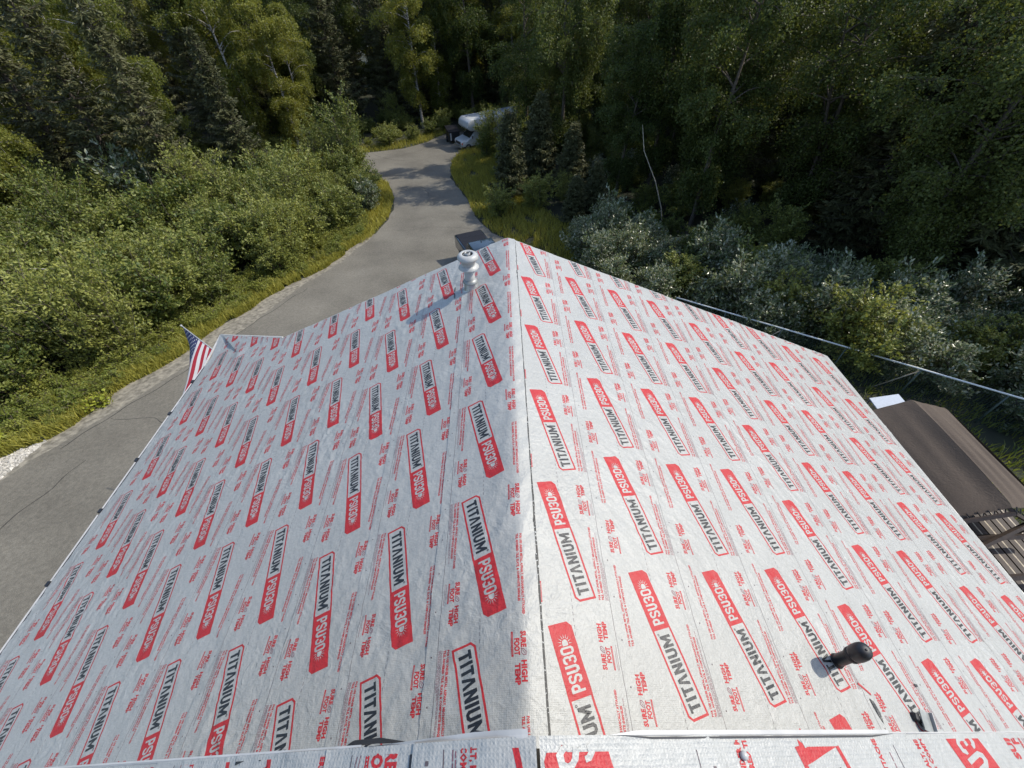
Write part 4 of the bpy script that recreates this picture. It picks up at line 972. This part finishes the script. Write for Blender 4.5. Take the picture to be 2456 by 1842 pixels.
def spruce_proto(seed, H, CR, leafm, dens=1.0, sz=0.30):
    r = np.random.default_rng(seed); segs = [(np.c_[np.zeros((8, 2)), np.linspace(-0.5, H, 8)], np.linspace(0.17, 0.015, 8)*H/14)]
    P_, D_ = [], []; z = 0.05*H
    while z < H*0.985:
        t = z/H; Lr = CR*(1-t)**0.85*(0.75+0.25*min(1, t*6)); nb = int(r.integers(4, 8))
        a0 = r.uniform(0, 6.28)
        for b_ in range(nb):
            an = a0+b_*6.283/nb+r.normal(0, 0.2); L_ = Lr*(r.uniform(0.45, 1.0)+0.4*(r.uniform() > 0.8))+0.12; k = np.linspace(0, 1, 6); droop = 0.28*(1-t)+0.05
            zz = z+r.normal(0, 0.06)
            pts = np.c_[np.cos(an)*L_*k, np.sin(an)*L_*k, zz+L_*(0.25*t*k-droop*k+0.28*k**3)]
            segs.append((pts, np.linspace(0.03, 0.006, 6)*H/14))
            ns = max(3, int(11*L_*dens)); f = r.uniform(0.12, 1.0, ns)**0.8
            for ff in f:
                c = np.array([np.interp(ff, k, pts[:, i]) for i in range(3)])
                for sg in (-1, 1):
                    tl = L_*0.30*(1.15-ff)+0.10
                    d = np.array([math.cos(an+sg*0.9), math.sin(an+sg*0.9), -0.25]); 
                    m_ = max(2, int(tl/0.16))
                    for q_ in range(m_): P_.append(c+d*tl*(q_/m_)+r.normal(0, 0.03, 3)); D_.append(d+np.array([0, 0, r.uniform(-0.3, 0.2)]))
        z += r.uniform(0.26, 0.42)*(0.6+0.5*(1-t))*H/13
    P_ = np.array(P_); D_ = np.array(D_)
    V, F_ = leaves(P_, sz, D_, 0.36, 0.4, r)
    tv, tf = fix_tubes(segs, 4)
    return mesh_np('spruce_trunk', tv, tf, M_BARK), mesh_np('spruce_crown', V, F_, leafm, smooth=False)
def bush_proto(seed, H, RAD, leafm, nl=6500, lsize=0.12, aspect=0.62, upright=0.5, stems=13):
    r = np.random.default_rng(seed); segs, tw = [], []
    for s in range(stems):
        an = r.uniform(0, 6.283); rr = RAD*r.uniform(0.15, 0.95); hh = H*(1-0.45*(rr/RAD)**2)*r.uniform(0.75, 1.08); k = np.linspace(0, 1, 6)
        pts = np.c_[np.cos(an)*rr*k**0.8, np.sin(an)*rr*k**0.8, hh*k**(0.9)-0.2*(1-k)]; pts += r.normal(0, 0.05, (6, 3))*k[:, None]
        segs.append((pts, np.linspace(0.03, 0.006, 6)))
        for q_ in range(13):
            f = r.uniform(0.12, 1.0); c = np.array([np.interp(f, k, pts[:, i]) for i in range(3)]); a2 = r.uniform(0, 6.283); L_ = RAD*r.uniform(0.25, 0.6)*(1.1-0.5*f)
            e = c+np.array([math.cos(a2)*L_, math.sin(a2)*L_, L_*upright*r.uniform(-0.2, 1.2)]); segs.append((np.array([c, (c+e)/2+[0, 0, 0.03], e]), np.array([0.010, 0.007, 0.003]))); tw.append((c, e, L_))
    w = np.array([t[2] for t in tw]); cnt = r.multinomial(nl, w/w.sum()); P_ = []; D_ = []
    for (c, e, L_), n_ in zip(tw, cnt):
        f = r.uniform(0.1, 1.05, n_)[:, None]; P_.append(c+(e-c)*f+r.normal(0, 0.075, (n_, 3))); D_.append(np.tile((e-c)/max(L_, .01), (n_, 1))*0.6+[0, 0, 0.15]+0.6*r.normal(size=(n_, 3)))
    P_ = np.concatenate(P_); P_[:, 2] = np.maximum(P_[:, 2], 0.03)
    V, F_ = leaves(P_, lsize, np.concatenate(D_), aspect, 0.5, r)
    tv, tf = fix_tubes(segs, 4)
    return mesh_np('bush_stems', tv, tf, M_BARK), mesh_np('bush_foliage', V, F_, leafm, smooth=False)
PROTO = {
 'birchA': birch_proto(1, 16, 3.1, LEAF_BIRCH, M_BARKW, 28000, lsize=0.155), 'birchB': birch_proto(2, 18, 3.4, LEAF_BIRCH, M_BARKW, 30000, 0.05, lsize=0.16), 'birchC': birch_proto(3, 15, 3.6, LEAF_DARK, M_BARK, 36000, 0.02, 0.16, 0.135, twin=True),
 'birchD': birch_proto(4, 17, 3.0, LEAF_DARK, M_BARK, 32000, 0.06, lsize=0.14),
 'spruceA': spruce_proto(5, 15, 2.7, LEAF_SPRUCE), 'spruceB': spruce_proto(6, 17, 2.4, LEAF_SPRUCE), 'spruceS': spruce_proto(7, 4.2, 1.25, LEAF_SPRUCE, 2.2, 0.18),
 'alderA': bush_proto(8, 3.4, 1.9, LEAF_ALDER, 7500, 0.13, 0.62, 0.9), 'alderB': bush_proto(9, 2.8, 2.0, LEAF_ALDER, 7500, 0.125, 0.62, 0.8), 'alderC': bush_proto(10, 4.2, 1.7, LEAF_ALDER, 7500, 0.12, 0.5, 1.1),
 'willowA': bush_proto(11, 3.2, 1.9, LEAF_WILLOW, 4200, 0.19, 0.5, 1.0), 'willowB': bush_proto(12, 2.4, 1.7, LEAF_WILLOW, 3600, 0.17, 0.55, 0.9),
 'herb': bush_proto(13, 0.9, 0.9, LEAF_HERB, 1800, 0.10, 0.6, 0.6, 7), 'lime': bush_proto(14, 0.5, 0.45, LEAF_LIME, 260, 0.13, 0.8, 0.4, 5),
}
NAMES = {'birch': ('birch_tree', 'trunk', 'crown', 'tree'), 'spruce': ('spruce_tree', 'trunk', 'crown', 'tree'), 'alder': ('alder_bush', 'stems', 'foliage', 'bush'), 'willow': ('willow_bush', 'stems', 'foliage', 'bush'), 'herb': ('leafy_herb', 'stems', 'foliage', 'plant'), 'lime': ('pale_plant', 'stems', 'foliage', 'plant')}
prng = np.random.default_rng(99); PLACED = []
MARKS = [(-20, 12, 'across the road from the flag'), (-24, 17, 'by the pale birch log'), (-17, 20, 'above the gravel shoulder'), (-14, 27, 'along the road left of the roof peak'), (-13, 35, 'on the inside of the road bend'), (-16, 43, 'at the point of the road bend'), (-24, 43, 'along the side road'), (-29, 37, 'at the foot of the left spruces'), (-24, 29, 'in the middle of the left thicket'), (-32, 27, 'deep in the left thicket'), (-38, 20, 'at the left edge of the picture'), (-22, 4, 'at the lower left beside the road'), (-34, 10, 'at the far lower left'), (-42, 38, 'at the upper left'),
 (-20, 60, 'across the side road'), (-11, 62, 'behind the road end'), (-2, 66, 'behind the motorhome nose'), (10, 58, 'behind the motorhome rear'), (-40, 60, 'behind the left spruces'), (-5, 40, 'at the right verge of the road'), (3, 36, 'around the young spruces'), (10, 44, 'right of the spruce clump'), (9, 26, 'beyond the right rake of the roof'), (14, 22, 'behind the right half of the roof'), (17, 17, 'behind the mesh fence'), (22, 13, 'behind the right end of the mesh fence'), (24, 20, 'in the dark hollow at the right'), (32, 20, 'at the right edge of the picture'), (24, 36, 'in the dark stand on the right'), (40, 40, 'in the upper right corner'), (20, 52, 'in the upper right of the forest'), (0, 90, 'deep in the forest at the top'), (-35, 90, 'deep in the forest at the top left'), (35, 90, 'deep in the forest at the top right'), (-65, 50, 'in the upper left corner')]
def zone(x, y): return min(MARKS, key=lambda m_: (m_[0]-x)**2+(m_[1]-y)**2)[2]
def sized(sc, lo, hi): return 'low' if sc < lo else ('tall' if sc > hi else 'middling')
def plant(kind, x, y, sc, label, group=None, dz=0.0, rz=None, tiltx=0, tilty=0):
    key = next(k for k in NAMES if kind.startswith(k)); nm, p1, p2, cat = NAMES[key]
    o = empty(nm, (x, y, G(x, y)+dz), label, cat, group); o.scale = (sc*prng.uniform(.92, 1.08), sc*prng.uniform(.92, 1.08), sc*prng.uniform(.92, 1.1))
    o.rotation_euler = (tiltx+prng.normal(0, .02), tilty+prng.normal(0, .02), prng.uniform(0, 6.283) if rz is None else rz)
    a, b_ = PROTO[kind]; link(p1, a, o); link(p2, b_, o); PLACED.append((x, y)); return o
# --- individually recognisable trees
plant('birchB', -10.9, 66.0, 1.05, 'tall birch with white trunk straight behind the road bend', rz=0.3)
plant('birchA', -8.6, 69.0, 0.95, 'slimmer birch just right of the tall white trunked birch')
plant('birchA', -26.9, 61.5, 1.1, 'broad birch with pale trunks across the side road', rz=2.0)
plant('birchD', -25.0, 63.0, 0.9, 'thin leaning birch beside the broad birch across the side road')
plant('spruceB', -29.5, 34.5, 1.12, 'tall grey green spruce rising from the left thicket')
plant('spruceA', -21.8, 38.6, 0.85, 'spruce overhanging the side road at the thicket edge')
plant('spruceA', -24.6, 33.6, 1.0, 'full spruce nearest the road bank in the left thicket')
plant('birchA', -33.5, 29.5, 0.85, 'bright birch in front of the tall left spruce')
plant('birchB', -42.0, 44.0, 1.15, 'tallest bright birch in the upper left corner')
plant('birchB', -27.2, 37.5, 0.8, 'bright birch squeezed between the two big left spruces')
plant('birchA', -32.0, 23.5, 0.62, 'low bright birch with a full crown at the left edge')
plant('birchA', -36.5, 20.0, 0.7, 'low bright birch furthest down the left edge')
plant('spruceB', -34.5, 36.5, 1.1, 'tall spruce left of the bright squeezed birch')
plant('birchA', -38.0, 26.0, 0.8, 'bright rounded birch at the left edge of the thicket')
plant('birchB', 9.5, 60.0, 1.1, 'olive green birch towering over the back of the motorhome', rz=1.0)
plant('birchA', 4.5, 64.5, 1.0, 'olive green birch behind the nose of the motorhome')
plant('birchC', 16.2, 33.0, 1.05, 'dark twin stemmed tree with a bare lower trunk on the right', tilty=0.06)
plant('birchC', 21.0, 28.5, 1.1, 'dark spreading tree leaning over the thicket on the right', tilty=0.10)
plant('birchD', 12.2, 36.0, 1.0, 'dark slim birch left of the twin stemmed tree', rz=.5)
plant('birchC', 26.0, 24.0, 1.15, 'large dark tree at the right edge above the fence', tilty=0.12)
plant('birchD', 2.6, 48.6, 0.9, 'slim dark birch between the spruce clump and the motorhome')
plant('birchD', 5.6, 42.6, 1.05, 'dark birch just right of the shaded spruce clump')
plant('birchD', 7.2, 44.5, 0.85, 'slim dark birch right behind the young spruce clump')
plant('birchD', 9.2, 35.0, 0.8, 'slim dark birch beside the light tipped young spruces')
plant('birchC', 3.6, 57.5, 0.7, 'leafy tree drooping over the middle of the motorhome roof')
plant('spruceS', 0.6, 38.2, 1.45, 'dark young spruce nearest the road in front of the motorhome')
plant('spruceS', 3.2, 41.0, 1.6, 'taller dark young spruce in the middle of the shaded clump')
plant('spruceS', 6.1, 38.4, 1.4, 'dark young spruce at the right of the shaded clump')
plant('spruceS', 5.3, 31.6, 0.85, 'small light tipped spruce in the clearing beyond the roof peak')
plant('spruceS', 7.1, 32.4, 1.0, 'light tipped young spruce right of the smaller one in the clearing')
plant('alderC', -15.4, 44.2, 1.75, 'tall upright willow bush at the point of the road bend')
plant('alderC', -17.0, 43.4, 1.45, 'upright bush beside the tall one at the road bend')
for k, (x, y, kd, sc, lb) in enumerate([(-0.6, 51.0, 'alderC', 1.3, 'dark bush hiding the side of the motorhome'), (2.6, 51.6, 'alderC', 1.35, 'taller dark bush hiding the middle of the motorhome'), (5.2, 53.0, 'birchC', 0.45, 'small dark tree hiding the rear of the motorhome'), (-1.9, 50.4, 'alderA', 1.0, 'dark bush below the motorhome hood at the road edge'), (1.2, 46.5, 'alderA', 1.3, 'broad dark bush between the young spruces and the motorhome'), (4.2, 47.5, 'alderC', 1.25, 'dark bush behind the young spruce clump')]):
    plant(kd, x, y, sc, lb)
plant('alderA', -4.2, 62.8, 0.9, 'sunlit bush behind the roof of the motorhome')
plant('alderC', 0.8, 62.5, 0.9, 'upright sprays of a bush rising over the motorhome roof')
plant('lime', -16.9, 11.6, 1.0, 'bright yellow green leafy plant at the gravel edge')
plant('lime', -18.8, 9.4, 0.9, 'second bright yellow green plant lower left at the gravel edge')
plant('alderA', -15.2, 35.6, 0.95, 'rounded alder bush halfway along the inside of the road bend')
plant('alderB', -16.8, 33.4, 1.0, 'spreading alder bush set back from the inside of the bend')
plant('alderB', -13.7, 37.8, 0.85, 'small alder bush closest to the asphalt inside the bend')
# --- filler
def far_ok(x, y, dmin):
    return all((x-a)**2+(y-b_)**2 > dmin*dmin for a, b_ in PLACED)
def leftroad(x, y): return in_poly(x, y, [(p[0]-1.0, p[1]) for p in ROAD_L[:17]]+[(-16.5, 45.3), (-28.5, 42.6), (-46, 36), (-46, 2), (-46, -12), (-19.6, -12)])
def gravel_x(y): return float(np.interp(y, GR[:, 1], GR[:, 0]))
n_ = 0
for _ in range(9000):
    x, y = prng.uniform(-44, -10), prng.uniform(-4, 45.5)
    if n_ > 196: break
    if not leftroad(x, y) or road_dist(x, y) < 1.6: continue
    if y < 31 and x > gravel_x(y)-2.0: continue
    if not far_ok(x, y, 1.55): continue
    d = min(road_dist(x, y), 8); kd = prng.choice(['alderA', 'alderB', 'alderC', 'willowA'], p=[.42, .28, .2, .1]); sc = (0.68+0.08*d)*prng.uniform(.8, 1.25)
    lab = sized(sc, .85, 1.1)+{'a': ' green alder bush ', 'w': ' pale willow bush '}[kd[0]]+zone(x, y)
    plant(kd, x, y, sc, lab, 'bushes of the left thicket' if kd[0] == 'a' else 'willows of the left thicket'); n_ += 1
for _ in range(4000):         # trees of the left forest
    x, y = prng.uniform(-75, -24), prng.uniform(14, 60)
    if road_dist(x, y) < 3.0 or not far_ok(x, y, 3.6) or (x > -34 and y < 42) or (y > 30+(-24-x)*0+16 and x > -46 and y < 53): continue
    if abs(x) < y*0.35: continue
    kd = prng.choice(['birchA', 'birchB', 'spruceA', 'spruceB'], p=[.33, .27, .22, .18])
    sc = prng.uniform(.8, 1.1); plant(kd, x, y, sc, sized(sc, .9, 1.0)+(' sunlit birch ' if kd[0] == 'b' else ' grey green spruce ')+zone(x, y), 'birches of the left forest' if kd[0] == 'b' else 'spruces of the left forest')
    if sum(1 for p_ in PLACED if p_[0] < -34) > 150: break
c0 = len(PLACED)
for _ in range(6000):         # forest beyond the road and the motorhome
    x, y = prng.uniform(-85, 80), prng.uniform(60, 118)
    if road_dist(x, y) < 4.0 or not far_ok(x, y, 3.7) or (-14 < x < 12 and y < 66): continue
    kd = prng.choice(['birchA', 'birchB', 'birchD', 'spruceA', 'spruceB', 'birchC'], p=[.16, .16, .18, .2, .2, .1])
    sc = prng.uniform(.9, 1.3); plant(kd, x, y, sc, sized(sc, 1.03, 1.17)+(' birch ' if kd[0] == 'b' else ' dark spruce ')+zone(x, y), 'birches beyond the road' if kd[0] == 'b' else 'spruces beyond the road')
    if len(PLACED)-c0 > 210: break
for k in range(58):           # closing row at the back of the forest
    x = -100+k*3.5+prng.uniform(-.8, .8); y = 121+prng.uniform(-3, 3); kd = ['spruceA', 'birchD', 'spruceB'][k % 3]
    sc = prng.uniform(1.15, 1.45); plant(kd, x, y, sc, sized(sc, 1.25, 1.35)+(' birch ' if kd[0] == 'b' else ' dark spruce ')+'in the last row of the forest '+zone(x, y).replace('deep in the forest ', ''), 'birches beyond the road' if kd[0] == 'b' else 'spruces beyond the road')
for x, y in ((-27, 78), (-23, 74), (-31, 82), (-20, 80), (-25, 86), (-17, 75), (-35, 76), (-9, 80), (-5, 76), (-2, 82), (-13, 84), (1, 75), (-7, 90), (-3, 96), (-11, 97)):
    plant('spruceB' if int(x) % 2 else 'birchD', x, y, 1.2, 'dark '+('spruce' if int(x) % 2 else 'birch')+' standing in the dark gap '+('above the road end' if x > -15 else 'above the side road'), 'spruces beyond the road' if int(x) % 2 else 'birches beyond the road')
c0 = len(PLACED)
for _ in range(6000):         # forest on the right
    x, y = prng.uniform(8, 75), prng.uniform(14, 62)
    if not far_ok(x, y, 3.4) or x < 9+max(0, 30-y)*0.9 or (y > 52 and x < 8) or (x < 13 and y < 44): continue
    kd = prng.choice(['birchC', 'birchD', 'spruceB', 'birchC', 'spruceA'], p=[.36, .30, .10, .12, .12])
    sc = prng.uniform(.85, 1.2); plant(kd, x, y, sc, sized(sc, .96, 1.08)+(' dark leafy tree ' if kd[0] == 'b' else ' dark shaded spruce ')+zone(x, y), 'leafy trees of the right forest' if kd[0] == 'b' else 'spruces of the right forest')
    if len(PLACED)-c0 > 95: break
c0 = len(PLACED)
for _ in range(5000):         # pale bushes behind the fence and along the forest edge on the right
    x, y = prng.uniform(5, 34), prng.uniform(8, 31)
    fl = 16.6+(x-8.2)*(7.35-16.6)/(18.6-8.2)
    if y < fl+1.0 or not far_ok(x, y, 1.35) or (x < 9 and y > 28): continue
    if y-fl > 11: continue
    kd = prng.choice(['willowA', 'willowB', 'alderA'], p=[.5, .4, .1])
    sc = prng.uniform(.7, 1.05); plant(kd, x, y, sc, sized(sc, .82, .94)+(' pale willow bush ' if kd[0] == 'w' else ' dark alder bush ')+zone(x, y), 'willows behind the fence' if kd[0] == 'w' else 'alders behind the fence')
    if len(PLACED)-c0 > 95: break
c0 = len(PLACED)
for _ in range(5000):         # undergrowth: far road side and right side of the road
    x, y = prng.uniform(-45, 30), prng.uniform(26, 76)
    rdv = road_dist(x, y)
    if rdv < 1.4 or rdv > 13 or not far_ok(x, y, 1.9) or leftroad(x, y): continue
    if y < 62 and x > -6.5 and y > 51.5 and x < 8: continue
    if x > -5.8 and y < 57 and rdv < 3.8 and y > 34: continue
    if x > 0 and y < 36 and x < 9 and rdv < 5: continue
    if x < -5 and x > -9 and y > 56 and y < 64: continue
    kd = prng.choice(['alderA', 'alderB', 'alderC', 'herb'], p=[.32, .34, .1, .24])
    sc = prng.uniform(.5, 1.0) if kd[0] == 'a' else prng.uniform(.8, 1.4); plant(kd, x, y, sc, (sized(sc, .66, .84)+' undergrowth bush ' if kd[0] == 'a' else sized(sc, 1., 1.2)+' herb clump ')+zone(x, y), 'undergrowth bushes along the road' if kd[0] == 'a' else 'herb clumps along the road')
    if len(PLACED)-c0 > 105: break
c0 = len(PLACED)
for _ in range(3000):
    x, y = prng.uniform(8, 32), prng.uniform(24, 50)
    if not far_ok(x, y, 1.9) or (x < 10 and y < 33): continue
    kd = prng.choice(['alderA', 'alderB', 'willowB'], p=[.4, .35, .25]); sc = prng.uniform(.6, 1.05)
    plant(kd, x, y, sc, sized(sc, .75, .92)+(' shaded bush ' if kd[0] == 'a' else ' shaded willow ')+zone(x, y), 'shaded bushes under the right forest' if kd[0] == 'a' else 'shaded willows under the right forest')
    if len(PLACED)-c0 > 42: break
# --- herbs at the road edge left
c0 = len(PLACED)
for _ in range(3000):
    y = prng.uniform(2, 34); x = (gravel_x(y) if y < 30 else -10.6)-prng.uniform(0.5, 3.4)
    if road_dist(x, y) < 0.8 or not far_ok(x, y, 0.7): continue
    sc = prng.uniform(.45, .95); plant('herb', x, y, sc, sized(sc, .6, .8)+' leafy herb at the gravel edge '+zone(x, y), 'herbs along the gravel edge')
    if len(PLACED)-c0 > 130: break
# --- grass as stuff
def grass(name, pts, h0, h1, mat, label_kind='grass'):
    r = np.random.default_rng(len(pts)); n_ = len(pts); pts = np.asarray(pts)
    base = np.c_[pts, gz(pts[:, 0], pts[:, 1])-0.03]; an = r.uniform(0, 6.283, n_); h = r.uniform(h0, h1, n_); w = r.uniform(0.012, 0.03, n_)
    le = r.normal(0, 0.35, (n_, 2))*h[:, None]; sd_ = np.c_[np.cos(an), np.sin(an), 0*an]*w[:, None]
    mid = base+np.c_[le*0.35, h*0.6]; tipp = base+np.c_[le, h]
    V = np.stack([base-sd_, base+sd_, mid+sd_*0.7, tipp, mid-sd_*0.7], 1).reshape(-1, 3)
    i = np.arange(n_)*5; F4 = np.stack([i, i+1, i+2, i+4], 1); F3 = np.stack([i+4, i+2, i+3], 1)
    o = link(name, mesh_np(name, V, [F4, F3], mat, smooth=False)); o['kind'] = 'stuff'; return o
def scatter(n_, x0, x1, y0, y1, test, seed):
    r = np.random.default_rng(seed); out = []
    while len(out) < n_:
        c = np.c_[r.uniform(x0, x1, 4000), r.uniform(y0, y1, 4000)]
        out += [tuple(p_) for p_ in c if test(p_[0], p_[1])]
    return out[:n_]
gl = []
r = np.random.default_rng(5)
while len(gl) < 26000:
    y = r.uniform(-2, 31); x = gravel_x(y)-abs(r.normal(0, 0.75))+0.12; 
    if pnoise(np.array(x*1.1), np.array(y*1.1), 61) > -0.25: gl.append((x, y))
o = grass('roadside_grass', gl, 0.12, 0.55, LEAF_GRASS); tag(o, 'yellow green grass along the gravel shoulder', 'grass')
gl = scatter(30000, -12, 12, 24, 58, lambda x, y: (pnoise(np.array(x*.8), np.array(y*.8), 62) > -0.3) and 0.0 < road_dist(x, y) < 5.5 and x > -6.5, 6)
o = grass('verge_grass', gl, 0.15, 0.6, LEAF_GRASS); tag(o, 'green and yellow grass right of the road', 'grass')
gl = scatter(9000, -18, -8, 29, 47, lambda x, y: 0.02 < road_dist(x, y) < 2.2 and leftroad(x, y) or (0.02 < road_dist(x, y) < 1.1 and x < -9), 16)
o = grass('bend_grass', gl, 0.12, 0.55, LEAF_GRASS); tag(o, 'yellow green grass along the inside of the road bend', 'grass')
gl = scatter(14000, -40, -7, 40, 66, lambda x, y: (pnoise(np.array(x*.8), np.array(y*.8), 63) > -0.3) and 0.0 < road_dist(x, y) < 3.0, 8)
o = grass('far_verge_grass', gl, 0.15, 0.6, LEAF_GRASS); tag(o, 'grass along the far edge of the road', 'grass')
gl = scatter(16000, 8, 22, 2, 18, lambda x, y: (pnoise(np.array(x*.8), np.array(y*.8), 64) > -0.35), 9)
o = grass('yard_grass', gl, 0.1, 0.4, LEAF_HERB); tag(o, 'green grass between the gazebo and the mesh fence', 'grass')
# --- gravel stones
r = np.random.default_rng(12); n_ = 9000; S_ = []
while len(S_) < n_:
    y = r.uniform(-2, 30.5); xe = float(np.interp(y, RL[:, 1][:60], RL[:, 0][:60])); xg = gravel_x(y)
    if xg < xe: S_.append((r.uniform(xg, xe+0.05), y))
S_ = np.array(S_); sz = r.gamma(2.0, 0.014, n_)+0.014
octv = np.array([[1, 0, 0], [-1, 0, 0], [0, 1, 0], [0, -1, 0], [0, 0, .7], [0, 0, -.7]]); octf = np.array([[0, 2, 4], [2, 1, 4], [1, 3, 4], [3, 0, 4], [2, 0, 5], [1, 2, 5], [3, 1, 5], [0, 3, 5]])
ang = r.uniform(0, 6.283, n_); ca_, sa_ = np.cos(ang)[:, None], np.sin(ang)[:, None]
ov = octv[None]*sz[:, None, None]*r.uniform(.6, 1.3, (n_, 6, 1)); xv = ov[..., 0]*ca_-ov[..., 1]*sa_; yv = ov[..., 0]*sa_+ov[..., 1]*ca_
V = np.stack([xv+S_[:, 0:1], yv+S_[:, 1:2], ov[..., 2]+gz(S_[:, 0:1], S_[:, 1:2])+0.012], -1).reshape(-1, 3)
F_ = (octf[None]+np.arange(n_)[:, None, None]*6).reshape(-1, 3)
o = link('gravel_stones', mesh_np('gravel_stones', V, F_, M_STONE, smooth=False)); o['kind'] = 'stuff'; tag(o, 'loose pale stones on the gravel shoulder', 'gravel')
# --- fallen birch log, bare branch, bowed sapling
def wood(name, pts, rad, mat, label, cat):
    base = Vector(pts[0]); bm = bmesh.new(); tube(bm, [Vector(p_)-base for p_ in pts], rad, 8); o = link(name, bm_mesh(name, bm, mat, True), None, base); tag(o, label, cat)
wood('birch_log', [(-27.0, 18.4, G(-27, 18.4)+2.0), (-25.5, 17.2, G(-25.5, 17.2)+1.7), (-24.0, 16.2, G(-24, 16.2)+1.3)], [0.16, 0.15, 0.13], M_BARKW, 'pale birch log resting in the bushes at the left edge', 'log')
wood('bare_branch', [(-25.0, 18.7, G(-25, 18.7)+3.0), (-24.2, 19.3, G(-24, 19.3)+3.05), (-23.4, 19.5, G(-23, 19.5)+2.9), (-22.6, 19.6, G(-22.6, 19.6)+2.95)], [0.035, 0.03, 0.025, 0.012], M_BARKW, 'thin bleached branch lying on top of the left bushes', 'branch')
wood('bowed_sapling', [(12.0, 30.0, G(12, 30)), (11.6, 30.2, G(12, 30)+1.5), (10.9, 30.6, G(12, 30)+3.2), (9.9, 31.4, G(12, 30)+5.0), (9.7, 32.2, G(12, 30)+6.4)], [0.05, 0.04, 0.034, 0.028, 0.015], M_PALEW, 'bare bent sapling trunk in front of the dark right hand trees', 'sapling')
print('print tris', stats[0], 'placed', len(PLACED))
